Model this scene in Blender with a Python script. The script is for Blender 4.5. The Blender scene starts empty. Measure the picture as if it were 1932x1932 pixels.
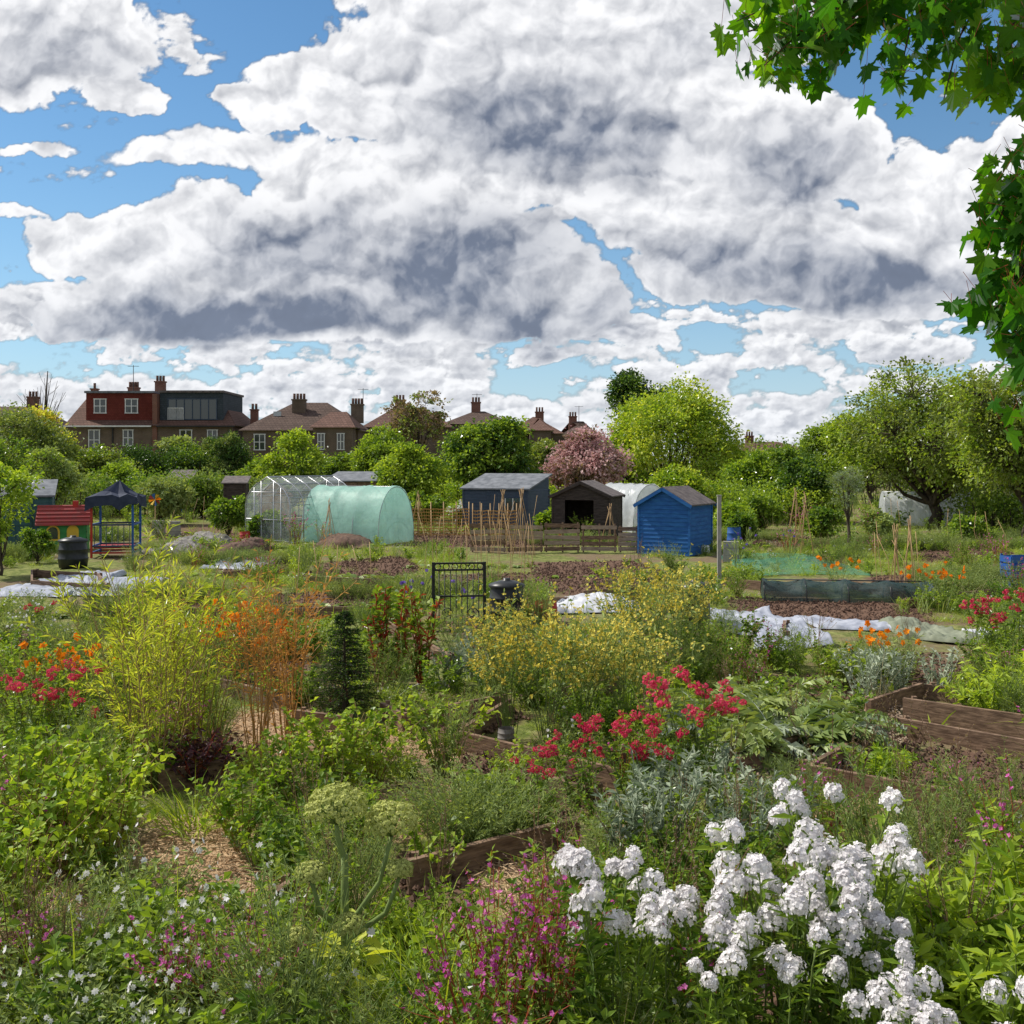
import bpy, math, numpy as np
from mathutils import Vector
R=np.random.default_rng(11)
F=2029.;H=2.9;VH=872.;UC=966.
def gp(u,v):
    d=H*F/(v-VH); return ((u-UC)*d/F,d)
def ax(u,d): return (u-UC)*d/F
def az_(v,d): return H+(VH-v)*d/F
scene=bpy.context.scene
SAZ=math.radians(-66);SEL=math.radians(48)
# ---------------------------------------------------------------- node helpers
class E:
    def __init__(s,nt,k): s.nt=nt;s.k=k
    def _m(s,op,*a,clamp=False):
        n=s.nt.nodes.new('ShaderNodeMath');n.operation=op;n.use_clamp=clamp
        for i,x in enumerate((s,)+a):
            if isinstance(x,E): s.nt.links.new(x.k,n.inputs[i])
            else: n.inputs[i].default_value=x
        return E(s.nt,n.outputs[0])
    def __add__(s,o): return s._m('ADD',o)
    __radd__=__add__
    def __mul__(s,o): return s._m('MULTIPLY',o)
    __rmul__=__mul__
    def __sub__(s,o): return s._m('SUBTRACT',o)
    def __rsub__(s,o): return (s*-1.0)+o
def sstep(e,a,b,lo=0.,hi=1.):
    n=e.nt.nodes.new('ShaderNodeMapRange');n.interpolation_type='SMOOTHSTEP'
    e.nt.links.new(e.k,n.inputs[0])
    n.inputs[1].default_value=a;n.inputs[2].default_value=b;n.inputs[3].default_value=lo;n.inputs[4].default_value=hi
    return E(e.nt,n.outputs[0])
def comb(nt,*a):
    n=nt.nodes.new('ShaderNodeCombineXYZ')
    for i,x in enumerate(a):
        if isinstance(x,E): nt.links.new(x.k,n.inputs[i])
        else: n.inputs[i].default_value=x
    return n.outputs[0]
def noise(nt,vec,scale,detail=3,rough=.5,dist=0.,out=0):
    n=nt.nodes.new('ShaderNodeTexNoise')
    n.inputs['Scale'].default_value=scale;n.inputs['Detail'].default_value=detail
    n.inputs['Roughness'].default_value=rough;n.inputs['Distortion'].default_value=dist
    if vec is not None: nt.links.new(vec,n.inputs['Vector'])
    return n.outputs[out]
def mixc(nt,fac,a,b,bt='MIX'):
    n=nt.nodes.new('ShaderNodeMix');n.data_type='RGBA';n.blend_type=bt
    for i,x in ((0,fac),(6,a),(7,b)):
        if isinstance(x,E): x=x.k
        if isinstance(x,bpy.types.NodeSocket): nt.links.new(x,n.inputs[i])
        elif isinstance(x,(int,float)): n.inputs[i].default_value=x
        else: n.inputs[i].default_value=(*x[:3],1)
    return n.outputs[2]
def newmat(name):
    m=bpy.data.materials.new(name);m.use_nodes=True;nt=m.node_tree;nt.nodes.clear()
    o=nt.nodes.new('ShaderNodeOutputMaterial');return m,nt,o
def principled(nt,col,rough=.6,spec=.3,metal=0.):
    p=nt.nodes.new('ShaderNodeBsdfPrincipled')
    if isinstance(col,bpy.types.NodeSocket): nt.links.new(col,p.inputs['Base Color'])
    else: p.inputs['Base Color'].default_value=(*col[:3],1)
    p.inputs['Roughness'].default_value=rough;p.inputs['Specular IOR Level'].default_value=spec
    p.inputs['Metallic'].default_value=metal
    return p
def addbump(nt,p,h,strength=.5,dist=.02):
    b=nt.nodes.new('ShaderNodeBump');b.inputs['Strength'].default_value=strength;b.inputs['Distance'].default_value=dist
    nt.links.new(h,b.inputs['Height']);nt.links.new(b.outputs[0],p.inputs['Normal'])
def leafmat(name,c1,c2,trans=.4,rough=.45,tc=None,spec=.18):
    m,nt,o=newmat(name)
    g=nt.nodes.new('ShaderNodeNewGeometry')
    oi=nt.nodes.new('ShaderNodeObjectInfo')
    n=E(nt,noise(nt,g.outputs['Position'],1.1,1))
    f=E(nt,g.outputs['Random Per Island'])*.65+(n-.5)*1.2+E(nt,oi.outputs['Random'])*.4-.02
    col=mixc(nt,sstep(f,0.,1.),c1,c2)
    df=nt.nodes.new('ShaderNodeBsdfDiffuse');nt.links.new(col,df.inputs[0]);last=df
    if spec>0:
        gl=nt.nodes.new('ShaderNodeBsdfGlossy');gl.inputs['Roughness'].default_value=rough;gl.inputs[0].default_value=(1,1,1,1)
        fr=nt.nodes.new('ShaderNodeFresnel');fr.inputs[0].default_value=1.35
        last=nt.nodes.new('ShaderNodeMixShader');nt.links.new((E(nt,fr.outputs[0])*spec*2.2).k,last.inputs[0]);nt.links.new(df.outputs[0],last.inputs[1]);nt.links.new(gl.outputs[0],last.inputs[2])
    t=nt.nodes.new('ShaderNodeBsdfTranslucent')
    if tc is None: tc=(1.7,1.6,.5)
    nt.links.new(mixc(nt,1.,col,tc,'MULTIPLY'),t.inputs[0])
    s=nt.nodes.new('ShaderNodeMixShader');s.inputs[0].default_value=trans
    nt.links.new(last.outputs[0],s.inputs[1]);nt.links.new(t.outputs[0],s.inputs[2]);nt.links.new(s.outputs[0],o.inputs[0])
    return m
def plain(name,c1,c2=None,rough=.7,scale=4.,stretch=(1,1,1),bump=.3,spec=.3,metal=0.,detail=4,bdist=.01):
    m,nt,o=newmat(name)
    tc=nt.nodes.new('ShaderNodeTexCoord');mp=nt.nodes.new('ShaderNodeMapping')
    nt.links.new(tc.outputs['Object'],mp.inputs[0]);mp.inputs['Scale'].default_value=stretch
    n=noise(nt,mp.outputs[0],scale,detail,.6)
    if c2 is None: c2=[x*.6 for x in c1]
    col=mixc(nt,sstep(E(nt,n),.3,.7),c1,c2)
    p=principled(nt,col,rough,spec,metal)
    if bump: addbump(nt,p,n,bump,bdist)
    nt.links.new(p.outputs[0],o.inputs[0]);return m
def brickmat(name,c1,c2,mort,bw,bh,ms=.012,tile=False):
    m,nt,o=newmat(name)
    tc=nt.nodes.new('ShaderNodeTexCoord');s=nt.nodes.new('ShaderNodeSeparateXYZ');nt.links.new(tc.outputs['Object'],s.inputs[0])
    x=E(nt,s.outputs[0]);y=E(nt,s.outputs[1]);z=E(nt,s.outputs[2])
    v=comb(nt,x+(0. if tile else y),z,0.)
    b=nt.nodes.new('ShaderNodeTexBrick');nt.links.new(v,b.inputs[0])
    b.inputs['Color1'].default_value=(*c1,1);b.inputs['Color2'].default_value=(*c2,1);b.inputs['Mortar'].default_value=(*mort,1)
    b.inputs['Scale'].default_value=1;b.inputs['Mortar Size'].default_value=ms;b.inputs['Brick Width'].default_value=bw;b.inputs['Row Height'].default_value=bh
    n=noise(nt,tc.outputs['Object'],.8,5,.65)
    col=mixc(nt,sstep(E(nt,n),.35,.75,0,.55),b.outputs[0],[c*.5 for c in c1])
    p=principled(nt,col,.85,.2);addbump(nt,p,b.outputs[1],.4,.02);nt.links.new(p.outputs[0],o.inputs[0]);return m
# ---------------------------------------------------------------- mesh builder
class MB:
    def __init__(s): s.v=[];s.F=[];s.n=0;s.mats=[]
    def mi(s,m):
        if m not in s.mats: s.mats.append(m)
        return s.mats.index(m)
    def add(s,v,f,m,smooth=False):
        v=np.asarray(v,dtype=np.float32).reshape(-1,3);f=np.asarray(f,dtype=np.int32)
        s.v.append(v);s.F.append((f+s.n,s.mi(m),smooth));s.n+=len(v)
    def mesh(s,name):
        me=bpy.data.meshes.new(name)
        V=np.concatenate(s.v);me.vertices.add(len(V));me.vertices.foreach_set('co',V.ravel())
        L=np.concatenate([f.ravel() for f,_,_ in s.F]);tot=np.concatenate([np.full(len(f),f.shape[1]) for f,_,_ in s.F])
        st=np.concatenate([[0],np.cumsum(tot)[:-1]])
        me.loops.add(len(L));me.loops.foreach_set('vertex_index',L.astype(np.int32))
        me.polygons.add(len(tot));me.polygons.foreach_set('loop_start',st.astype(np.int32));me.polygons.foreach_set('loop_total',tot.astype(np.int32))
        me.polygons.foreach_set('material_index',np.concatenate([np.full(len(f),mi) for f,mi,_ in s.F]).astype(np.int32))
        me.polygons.foreach_set('use_smooth',np.concatenate([np.full(len(f),sm) for f,_,sm in s.F]).astype(bool))
        for m in s.mats: me.materials.append(m)
        me.update(calc_edges=True);return me
def link(o): scene.collection.objects.link(o);return o
class Thing:
    def __init__(s,name,x=0,y=0,z=0,rot=0,scale=1): s.name=name;s.loc=(x,y,z);s.rot=rot;s.p={};s.sc=scale
    def part(s,n):
        if n not in s.p: s.p[n]=MB()
        return s.p[n]
    def done(s):
        if len(s.p)==1:
            o=link(bpy.data.objects.new(s.name,list(s.p.values())[0].mesh(s.name)))
        else:
            o=link(bpy.data.objects.new(s.name,None))
            for k,mb in s.p.items():
                c=link(bpy.data.objects.new(k,mb.mesh(k)));c.parent=o
        o.location=s.loc;o.rotation_euler=(0,0,s.rot);o.scale=(s.sc,)*3;return o
BF=np.array([[0,3,2,1],[4,5,6,7],[0,1,5,4],[1,2,6,5],[2,3,7,6],[3,0,4,7]])
def box(mb,x0,x1,y0,y1,z0,z1,m):
    mb.add([[x0,y0,z0],[x1,y0,z0],[x1,y1,z0],[x0,y1,z0],[x0,y0,z1],[x1,y0,z1],[x1,y1,z1],[x0,y1,z1]],BF,m)
def beam(mb,a,b,w,h,m):
    a=np.array(a,float);b=np.array(b,float);t=b-a;t/=np.linalg.norm(t)
    up=np.array([0,0,1.]) if abs(t[2])<.95 else np.array([0,1.,0])
    s=np.cross(t,up);s/=np.linalg.norm(s);u=np.cross(s,t);s=s*w/2;u=u*h/2
    mb.add([a-s-u,a+s-u,b+s-u,b-s-u,a-s+u,a+s+u,b+s+u,b-s+u],BF,m)
def nz(a): return a/np.maximum(np.linalg.norm(a,axis=-1,keepdims=True),1e-9)
def rv(n,r=R): return nz(r.normal(size=(n,3)))
def tubes(mb,P,rad,m,sides=5,smooth=True):
    P=np.asarray(P,float);N,K,_=P.shape
    rad=np.broadcast_to(np.asarray(rad,float),(N,K))
    T=nz(np.gradient(P,axis=1));ref=np.broadcast_to(np.array([.91,.35,.22]),T.shape)
    A=nz(np.cross(T,ref));B=np.cross(T,A)
    an=np.linspace(0,2*np.pi,sides,endpoint=False)
    V=P[:,:,None]+(A[:,:,None]*np.cos(an)[:,None]+B[:,:,None]*np.sin(an)[:,None])*rad[:,:,None,None]
    idx=np.arange(N*K*sides).reshape(N,K,sides);nx=np.roll(idx,-1,axis=2)
    f=np.stack([idx[:,:-1],nx[:,:-1],nx[:,1:],idx[:,1:]],-1).reshape(-1,4)
    mb.add(V.reshape(-1,3),f,m,smooth)
    if sides==5 or sides==8: mb.F.append((idx[:,-1].reshape(N,sides)+mb.n-N*K*sides,mb.mi(m),False))
def tube1(mb,pts,r,m,sides=5): tubes(mb,np.array([pts]),r,m,sides)
def leafs(mb,P,D,L,W,m,r=R,fold=.18,droop=.12):
    n=len(P);D=nz(D);L=np.broadcast_to(L,(n,))[:,None];W=np.broadcast_to(W,(n,))[:,None]
    S=nz(np.cross(D,nz(r.normal(size=(n,3))*.6+[0,0,1])));N=np.cross(S,D);N=N*np.sign(N[:,2:3]+1e-6)
    g=np.array([0,0,1.])
    a=P;b=P+D*L*.45+S*W/2+N*fold*W;c=P+D*L-g*droop*L;d=P+D*L*.45-S*W/2+N*fold*W
    V=np.stack([a,b,c,d],1).reshape(-1,3);i=np.arange(n)[:,None]*4
    mb.add(V,np.concatenate([i+[0,1,2],i+[0,2,3]]),m)
def blades(mb,P,D,L,W,m,bend=.6,seg=4,belly=False,r=R):
    n=len(P);D=nz(D).copy();L=np.broadcast_to(L,(n,))[:,None];W=np.broadcast_to(W,(n,))[:,None];bend=np.broadcast_to(bend,(n,))[:,None]
    Hh=nz(D*[1,1,0]+r.normal(size=(n,3))*[.05,.05,0]);S=nz(np.cross(D,[0,0,1.]+r.normal(size=(n,3))*.3))
    pts=[];p=P.copy()
    for k in range(seg+1):
        t=k/seg;w=W*((1-t)**.7 if not belly else (math.sin(math.pi*min(max(t*.85+.12,0),1)))) *.5
        if k==seg: w=w*0
        pts+= [p-S*w,p+S*w]
        D=nz(D+(Hh*.8-np.array([0,0,1.]))*bend/seg);p=p+D*L/seg
    V=np.stack(pts,1);c=2*(seg+1);i=np.arange(n)[:,None]*c
    f=np.concatenate([i+[2*k,2*k+1,2*k+3,2*k+2] for k in range(seg)])
    mb.add(V.reshape(-1,3),f,m)
def florets(mb,C,N,rad,m,petals=4,r=R,cup=.25):
    n=len(C);N=nz(N);A=nz(np.cross(N,nz(r.normal(size=(n,3)))));B=np.cross(N,A);rad=np.broadcast_to(rad,(n,))[:,None]
    for k in range(petals):
        a=2*np.pi*k/petals;D=A*math.cos(a)+B*math.sin(a);S=-A*math.sin(a)+B*math.cos(a)
        w=rad*(1.9/petals)
        V=np.stack([C,C+D*rad*.6+S*w+N*cup*rad*.6,C+D*rad+N*cup*rad,C+D*rad*.6-S*w+N*cup*rad*.6],1).reshape(-1,3)
        i=np.arange(n)[:,None]*4;mb.add(V,i+[0,1,2,3],m)
def stemset(n,h,spread,r,K=6,base=.06,wob=.03,pw=1.5,hv=.35):
    a=r.uniform(0,2*np.pi,n);q=np.sqrt(r.uniform(0,1,n))*spread;t=np.linspace(0,1,K)
    hh=h*(1-hv*r.uniform(0,1,n));o=np.stack([np.cos(a),np.sin(a)],1)
    P=np.zeros((n,K,3));P[:,:,:2]=(o*q[:,None])[:,None]*(t**pw)[None,:,None]+(o*base*r.uniform(0,1,(n,1)))[:,None]
    P[:,:,2]=hh[:,None]*t[None]**.92
    w=r.normal(size=(n,K,3))*wob*[1,1,.3];w[:,0]=0;P+=np.cumsum(w,1)*.6
    return P
def along(S,n,r,t0=.1,t1=1.):
    N,K,_=S.shape;i=r.integers(0,N,n);t=r.uniform(t0,t1,n)*(K-1);k=np.minimum(t.astype(int),K-2);f=(t-k)[:,None]
    a=S[i,k];b=S[i,k+1];return a*(1-f)+b*f,nz(b-a),i
# ---------------------------------------------------------------- materials
GM=leafmat('leaf_mid',(.06,.135,.016),(.27,.38,.05))
GY=leafmat('leaf_yellowgreen',(.25,.34,.04),(.56,.60,.10))
GB=leafmat('leaf_bright',(.13,.24,.02),(.38,.48,.06))
GD=leafmat('leaf_dark',(.022,.058,.012),(.09,.18,.028),.25)
GO=leafmat('leaf_olive',(.09,.135,.03),(.28,.34,.085),.3)
GS=leafmat('leaf_silver',(.24,.30,.20),(.48,.52,.40),.2,.7,(1.1,1.2,.9),0)
GG=leafmat('leaf_greygreen',(.15,.22,.07),(.37,.44,.17),.25,.6,None,.05)
GX=leafmat('leaf_bronze',(.16,.12,.09),(.34,.26,.2),.25,.6,None,0)
GP=leafmat('leaf_purple',(.05,.02,.03),(.14,.06,.07),.25)
GR=leafmat('leaf_orange',(.46,.2,.04),(.66,.38,.12),.35,.5,(1.2,1.1,.8),0)
GRR=leafmat('leaf_red',(.22,.02,.02),(.35,.08,.03),.35,.4,(1.5,1,.8))
GMAP=leafmat('leaf_maple',(.03,.12,.01),(.18,.35,.02),.45,.35,(2.2,2.1,.5))
MGR=leafmat('grass_blade',(.13,.22,.02),(.38,.46,.08),.35,.5)
MDRY=leafmat('grass_dry',(.38,.3,.15),(.6,.5,.3),.3,.7,(1,1,.8),0)
PW=leafmat('petal_white',(.76,.73,.74),(.92,.89,.89),.3,.6,(1,1,1),0)
PR=leafmat('petal_crimson',(.48,.02,.07),(.78,.10,.19),.3,.6,(1.2,1,1),0)
PM=leafmat('petal_magenta',(.5,.05,.3),(.8,.25,.58),.35,.6,(1.1,1,1.1),0)
PY=leafmat('petal_yellow',(.62,.5,.05),(.88,.78,.2),.3,.6,(1.1,1,.8),0)
POR=leafmat('petal_orange',(.8,.16,.01),(.92,.34,.02),.35,.6,(1.1,1,.7),0)
PU=leafmat('umbel_green',(.32,.38,.07),(.6,.62,.22),.25,.6,(1,1,.8),0)
PPK=leafmat('petal_blossom',(.55,.32,.32),(.84,.64,.61),.3,.6,(1.1,1,1),0)
PV=leafmat('petal_violet',(.14,.08,.4),(.3,.2,.6),.3,.6,(1,1,1.1),0)
BARK=plain('bark',(.10,.075,.055),(.04,.03,.022),.9,7,(1,1,.25),.6)
STG=plain('stem_green',(.2,.27,.07),(.12,.17,.045),.6,5,bump=0)
STY=plain('stem_tan',(.35,.25,.1),(.25,.15,.06),.6,5,bump=0)
STR=plain('stem_red',(.4,.05,.03),(.25,.08,.03),.5,5,bump=0)
STO=plain('stem_orange',(.5,.28,.09),(.4,.2,.06),.5,5,bump=0)
STB=plain('stem_brown',(.24,.13,.08),(.15,.09,.05),.7,5,bump=0)
CANE=plain('bamboo_cane',(.45,.30,.14),(.3,.18,.08),.6,8,(1,1,.3),bump=0)
WOOD=plain('weathered_wood',(.27,.175,.115),(.10,.06,.038),.85,6,(1,1,6),.7)
WOOD2=plain('pallet_wood',(.42,.32,.24),(.24,.17,.12),.85,5,(1,1,6),.5)
WDARK=plain('dark_timber',(.035,.026,.022),(.08,.06,.05),.85,4,(1,1,5),.4)
WORG=plain('orange_timber',(.42,.2,.07),(.28,.13,.05),.7,4,(1,1,5),.3)
BLUE=plain('blue_paint',(.010,.085,.30),(.022,.14,.39),.65,3,(1,1,4),.3)
NAVY=plain('slate_blue_paint',(.035,.055,.09),(.055,.075,.11),.6,3,(1,1,4),.2)
BGREEN=plain('green_blue_paint',(.03,.09,.1),(.05,.12,.12),.6,3,bump=.2)
FELT=plain('roof_felt',(.09,.075,.075),(.18,.15,.14),.85,5,bump=.4)
FELT2=plain('grey_felt',(.10,.11,.125),(.21,.22,.24),.85,3,bump=.3)
WHITE=plain('white_paint',(.75,.75,.73),(.6,.6,.58),.5,4,bump=.1)
IRON=plain('black_iron',(.012,.012,.013),(.03,.03,.03),.45,20,bump=.2)
BLKP=plain('black_plastic',(.015,.017,.018),(.03,.032,.034),.4,6,bump=.1)
REDP=plain('red_plastic',(.45,.03,.02),(.36,.04,.03),.5,6,bump=.05)
REDR=plain('red_roof_plastic',(.38,.05,.045),(.28,.07,.06),.6,6,bump=.1)
YELP=plain('yellow_plastic',(.72,.48,.04),(.62,.4,.05),.5,6,bump=0)
GRNP=plain('green_plastic',(.04,.26,.06),(.035,.19,.05),.5,6,bump=0)
BLUP=plain('blue_plastic',(.02,.09,.36),(.03,.10,.28),.5,6,bump=0)
ALU=plain('aluminium',(.5,.51,.52),(.35,.36,.37),.35,9,bump=0,metal=.7)
TARPW=plain('fleece_white',(.62,.63,.66),(.42,.43,.47),.7,4,bump=.3)
TARPG=plain('tarp_grey',(.42,.44,.50),(.24,.26,.32),.55,3,bump=.4)
TARPO=plain('tarp_olive',(.25,.27,.19),(.16,.18,.12),.7,4,bump=.3)
CANV=plain('navy_canvas',(.02,.028,.055),(.04,.05,.085),.8,5,bump=.2)
STONE=plain('rubble',(.28,.26,.24),(.12,.11,.10),.9,5,bump=.6)
ORNET=plain('orange_mesh',(.55,.3,.08),(.42,.22,.06),.7,9,bump=0)
PATH=plain('concrete_slab',(.36,.34,.31),(.24,.23,.2),.9,5,bump=.3)
STRAWM=plain('straw',(.60,.43,.26),(.38,.24,.13),.8,6,bump=0)
CLOD=plain('soil_clod',(.17,.10,.07),(.07,.042,.03),.95,8,bump=.6)
BRICK=brickmat('london_brick',(.12,.085,.055),(.17,.11,.07),(.2,.17,.14),.24,.08)
BRICKR=brickmat('red_brick',(.2,.065,.04),(.24,.09,.055),(.22,.18,.15),.24,.08)
TILE=brickmat('brown_roof_tile',(.10,.065,.05),(.14,.095,.075),(.05,.03,.025),.3,.16,.02,True)
TILER=brickmat('red_roof_tile',(.14,.075,.055),(.19,.105,.08),(.07,.04,.03),.3,.16,.02,True)
HUNG=brickmat('hung_red_tile',(.15,.028,.02),(.19,.042,.03),(.08,.018,.013),.2,.14,.012)
SLATE=brickmat('hung_slate',(.05,.065,.075),(.07,.085,.1),(.03,.035,.04),.25,.16,.012)
m,nt,o=newmat('window_glass');p=principled(nt,(.03,.04,.045),.05,.9);nt.links.new(p.outputs[0],o.inputs[0]);GLASS=m
def sheet(name,col,alpha,tr=.5,rough=.3):
    m,nt,o=newmat(name)
    tc=nt.nodes.new('ShaderNodeTexCoord');n=noise(nt,tc.outputs['Object'],2.5,4,.6)
    p=principled(nt,col,rough,.5);t=nt.nodes.new('ShaderNodeBsdfTranslucent');t.inputs[0].default_value=(*col,1)
    addbump(nt,p,n,.6,.05)
    s=nt.nodes.new('ShaderNodeMixShader');s.inputs[0].default_value=tr
    nt.links.new(p.outputs[0],s.inputs[1]);nt.links.new(t.outputs[0],s.inputs[2])
    q=nt.nodes.new('ShaderNodeBsdfTransparent');s2=nt.nodes.new('ShaderNodeMixShader')
    nt.links.new((sstep(E(nt,n),.3,.7,max(alpha-.1,0),min(alpha+.1,1))).k,s2.inputs[0])
    nt.links.new(q.outputs[0],s2.inputs[1]);nt.links.new(s.outputs[0],s2.inputs[2]);nt.links.new(s2.outputs[0],o.inputs[0]);return m
GHG=sheet('greenhouse_glazing',(.6,.66,.66),.24,.3,.08)
MINT=sheet('mint_cover',(.50,.80,.70),.78,.5,.5)
POLY=sheet('polythene',(.75,.78,.80),.85,.45,.3)
NETG=sheet('green_net',(.1,.4,.28),.35,.3,.7)
NETD=sheet('dark_net',(.04,.08,.08),.7,.3,.6)
# ---------------------------------------------------------------- regions on the ground
def P_(l): return np.array([gp(u,v) for u,v in l])
SOIL=[P_(l) for l in ([(600,1062),(760,1048),(800,1075),(720,1100),(560,1090)],[(1350,1125),(1750,1140),(1770,1185),(1400,1165)],
 [(1000,1062),(1200,1056),(1330,1110),(1200,1135),(1010,1115)],[(1700,1395),(1990,1440),(1990,1550),(1560,1470)],
 [(1000,1500),(1110,1520),(1060,1620),(880,1600)],[(700,1640),(900,1570),(980,1610),(780,1720)],[(880,1400),(1160,1480),(1130,1520),(860,1450)],
 [(400,1240),(620,1250),(600,1320),(420,1300)],[(-50,1800),(150,1760),(150,1850),(-50,1900)],[(1650,1240),(1800,1230),(1830,1290),(1700,1300)],
 [(1640,1085),(1930,1085),(1960,1110),(1650,1110)],[(760,1000),(900,1000),(900,1030),(780,1035)],[(1380,1850),(1650,1830),(1660,1990),(1330,1990)],[(0,1180),(120,1190),(130,1240),(0,1230)],
 [(740,1345),(960,1330),(1000,1360),(860,1400),(760,1385)],[(1180,1180),(1330,1190),(1340,1215),(1200,1215)],[(820,1170),(900,1160),(1000,1190),(900,1240)],[(1380,1280),(1620,1270),(1660,1310),(1560,1350)],[(500,1120),(700,1115),(720,1160),(480,1165)],[(250,1135),(400,1130),(420,1160),(240,1165)],
 [(410,1050),(545,1042),(545,1082),(420,1090)],[(830,1085),(1000,1080),(1000,1108),(820,1112)],[(870,1012),(1190,1006),(1190,1028),(880,1032)],[(300,990),(440,985),(450,1010),(300,1015)],[(1400,1015),(1600,1010),(1610,1030),(1400,1035)],[(1720,1040),(1900,1035),(1930,1060),(1730,1062)])]
STRAW=[P_(l) for l in ([(230,1550),(480,1540),(540,1700),(280,1750)],[(-60,1640),(170,1650),(230,1790),(-60,1800)],[(400,1340),(640,1340),(600,1460),(430,1440)],
 [(1520,1500),(1990,1590),(1990,1660),(1540,1590)],[(640,1490),(850,1470),(900,1540),(700,1600)],[(440,1690),(600,1690),(500,1780)],[(900,1640),(1100,1600),(1130,1680),(930,1720)],[(660,1370),(850,1400),(850,1440),(700,1430)])]
CHIP=[P_(l) for l in ([(1380,1480),(1600,1370),(1720,1325),(1710,1400),(1560,1480),(1450,1550)],[(1500,1330),(1640,1340),(1500,1400)])]
PLANKS=[(865,1412,1165,1485),(762,1376,955,1338),(720,1355,762,1376),(868,1408,960,1345),(1020,1498,1130,1528),(770,1672,1090,1590),(1390,1468,1580,1392),(1640,1350,1740,1318),(1745,1318,1932,1345),
 (1690,1385,1990,1440),(1525,1480,1990,1572),(1525,1480,1600,1440),(300,1492,430,1470),(410,1305,545,1342),(820,1250,900,1262),(720,1185,850,1262),(1365,1105,1500,1118),(1600,1108,1800,1150),(1800,1135,1932,1122),(60,1088,185,1095),(60,1110,200,1118),(60,1088,60,1110),(185,1095,200,1118),
 (90,1240,260,1260),(1700,1148,1932,1140),(200,1380,330,1340),(1480,1190,1480,1215),(1100,1130,1240,1120),(440,1790,560,1705),(1040,1330,1180,1300),(560,1370,660,1385),(560,1100,720,1108),(1010,1145,1180,1140),(1230,1160,1330,1150),(480,1168,715,1162),(240,1168,420,1163),(820,1114,1000,1110),(420,1092,545,1084)]
def inpoly(px,py,poly):
    ins=np.zeros(px.shape,bool);n=len(poly);j=n-1
    for i in range(n):
        xi,yi=poly[i];xj,yj=poly[j]
        c=((yi>py)!=(yj>py))&(px<(xj-xi)*(py-yi)/(yj-yi+1e-12)+xi);ins^=c;j=i
    return ins
def inany(px,py,L):
    a=np.zeros(px.shape,bool)
    for q in L: a|=inpoly(px,py,q)
    return a
def nearplank(px,py,back=.12,front=.7):
    a=np.zeros(px.shape,bool)
    for u0,v0,u1,v1 in PLANKS[:17]:
        A=np.array(gp(u0,v0));B=np.array(gp(u1,v1));d=B-A;t=np.clip(((px-A[0])*d[0]+(py-A[1])*d[1])/(d@d),0,1);qx=A[0]+d[0]*t;qy=A[1]+d[1]*t
        D=np.hypot(px-qx,py-qy);a|=(D<np.where(py<qy,front,back))
    return a
_g=R.uniform(0,1,(256,256))
def vn(x,y,s=1.):
    x=x*s+100;y=y*s+100;i=np.floor(x).astype(int);j=np.floor(y).astype(int);fx=x-i;fy=y-j;fx=fx*fx*(3-2*fx);fy=fy*fy*(3-2*fy)
    g=lambda a,b:_g[a%256,b%256]
    return (g(i,j)*(1-fx)+g(i+1,j)*fx)*(1-fy)+(g(i,j+1)*(1-fx)+g(i+1,j+1)*fx)*fy
def ground():
    geo=[25*1.18**k for k in range(1,28)]
    xs=np.array(sorted([-g for g in geo]+list(np.arange(-25,25.01,.2))+geo))
    ys=np.array(sorted([-60,-30,-10,-4,0,2]+list(np.arange(3,38,.17))+[38*1.12**k for k in range(0,42)]))
    X,Y=np.meshgrid(xs,ys);near=(np.abs(X)<26)&(Y<40)&(Y>2)
    Z=np.where(near,(vn(X,Y,1.7)-.5)*.06+(vn(X,Y,6)-.5)*.035-.02,-.02)
    jx=X+(vn(X,Y,3.)-.5)*.5;jy=Y+(vn(X+50,Y,3.)-.5)*.5
    col=np.zeros(X.shape+(4,),np.float32);col[...,0]=inany(jx,jy,SOIL);col[...,1]=inany(jx,jy,STRAW);col[...,2]=inany(jx,jy,CHIP);col[...,3]=1
    mb=MB();ny,nx=X.shape;i=np.arange(ny*nx).reshape(ny,nx)
    f=np.stack([i[:-1,:-1],i[:-1,1:],i[1:,1:],i[1:,:-1]],-1).reshape(-1,4)
    m,nt,o=newmat('ground_material')
    at=nt.nodes.new('ShaderNodeAttribute');at.attribute_name='kind';s=nt.nodes.new('ShaderNodeSeparateColor');nt.links.new(at.outputs[0],s.inputs[0])
    g=nt.nodes.new('ShaderNodeNewGeometry');pos=g.outputs['Position']
    n1=noise(nt,pos,.35,4,.65);n2=noise(nt,pos,5,5,.7);n3=noise(nt,pos,30,2,.7)
    gr=mixc(nt,sstep(E(nt,n2),.35,.7),(.10,.13,.03),(.26,.27,.09))
    gr=mixc(nt,sstep(E(nt,n1),.44,.58,0,.85),gr,(.19,.13,.09))
    so=mixc(nt,E(nt,n2),(.07,.04,.027),(.22,.135,.095))
    st=mixc(nt,sstep(E(nt,n3),.3,.7),(.22,.13,.07),(.54,.37,.22))
    ch=mixc(nt,sstep(E(nt,n3),.3,.7),(.16,.10,.07),(.4,.31,.23))
    c=mixc(nt,E(nt,s.outputs[0]),gr,so);c=mixc(nt,E(nt,s.outputs[1]),c,st);c=mixc(nt,E(nt,s.outputs[2]),c,ch)
    p=principled(nt,c,.95,.1);addbump(nt,p,n2,.8,.06);nt.links.new(p.outputs[0],o.inputs[0])
    mb.add(np.stack([X,Y,Z],-1),f,m,True)
    me=mb.mesh('ground');a=me.color_attributes.new('kind','FLOAT_COLOR','POINT');a.data.foreach_set('color',col.ravel())
    link(bpy.data.objects.new('ground',me))
ground()
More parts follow.
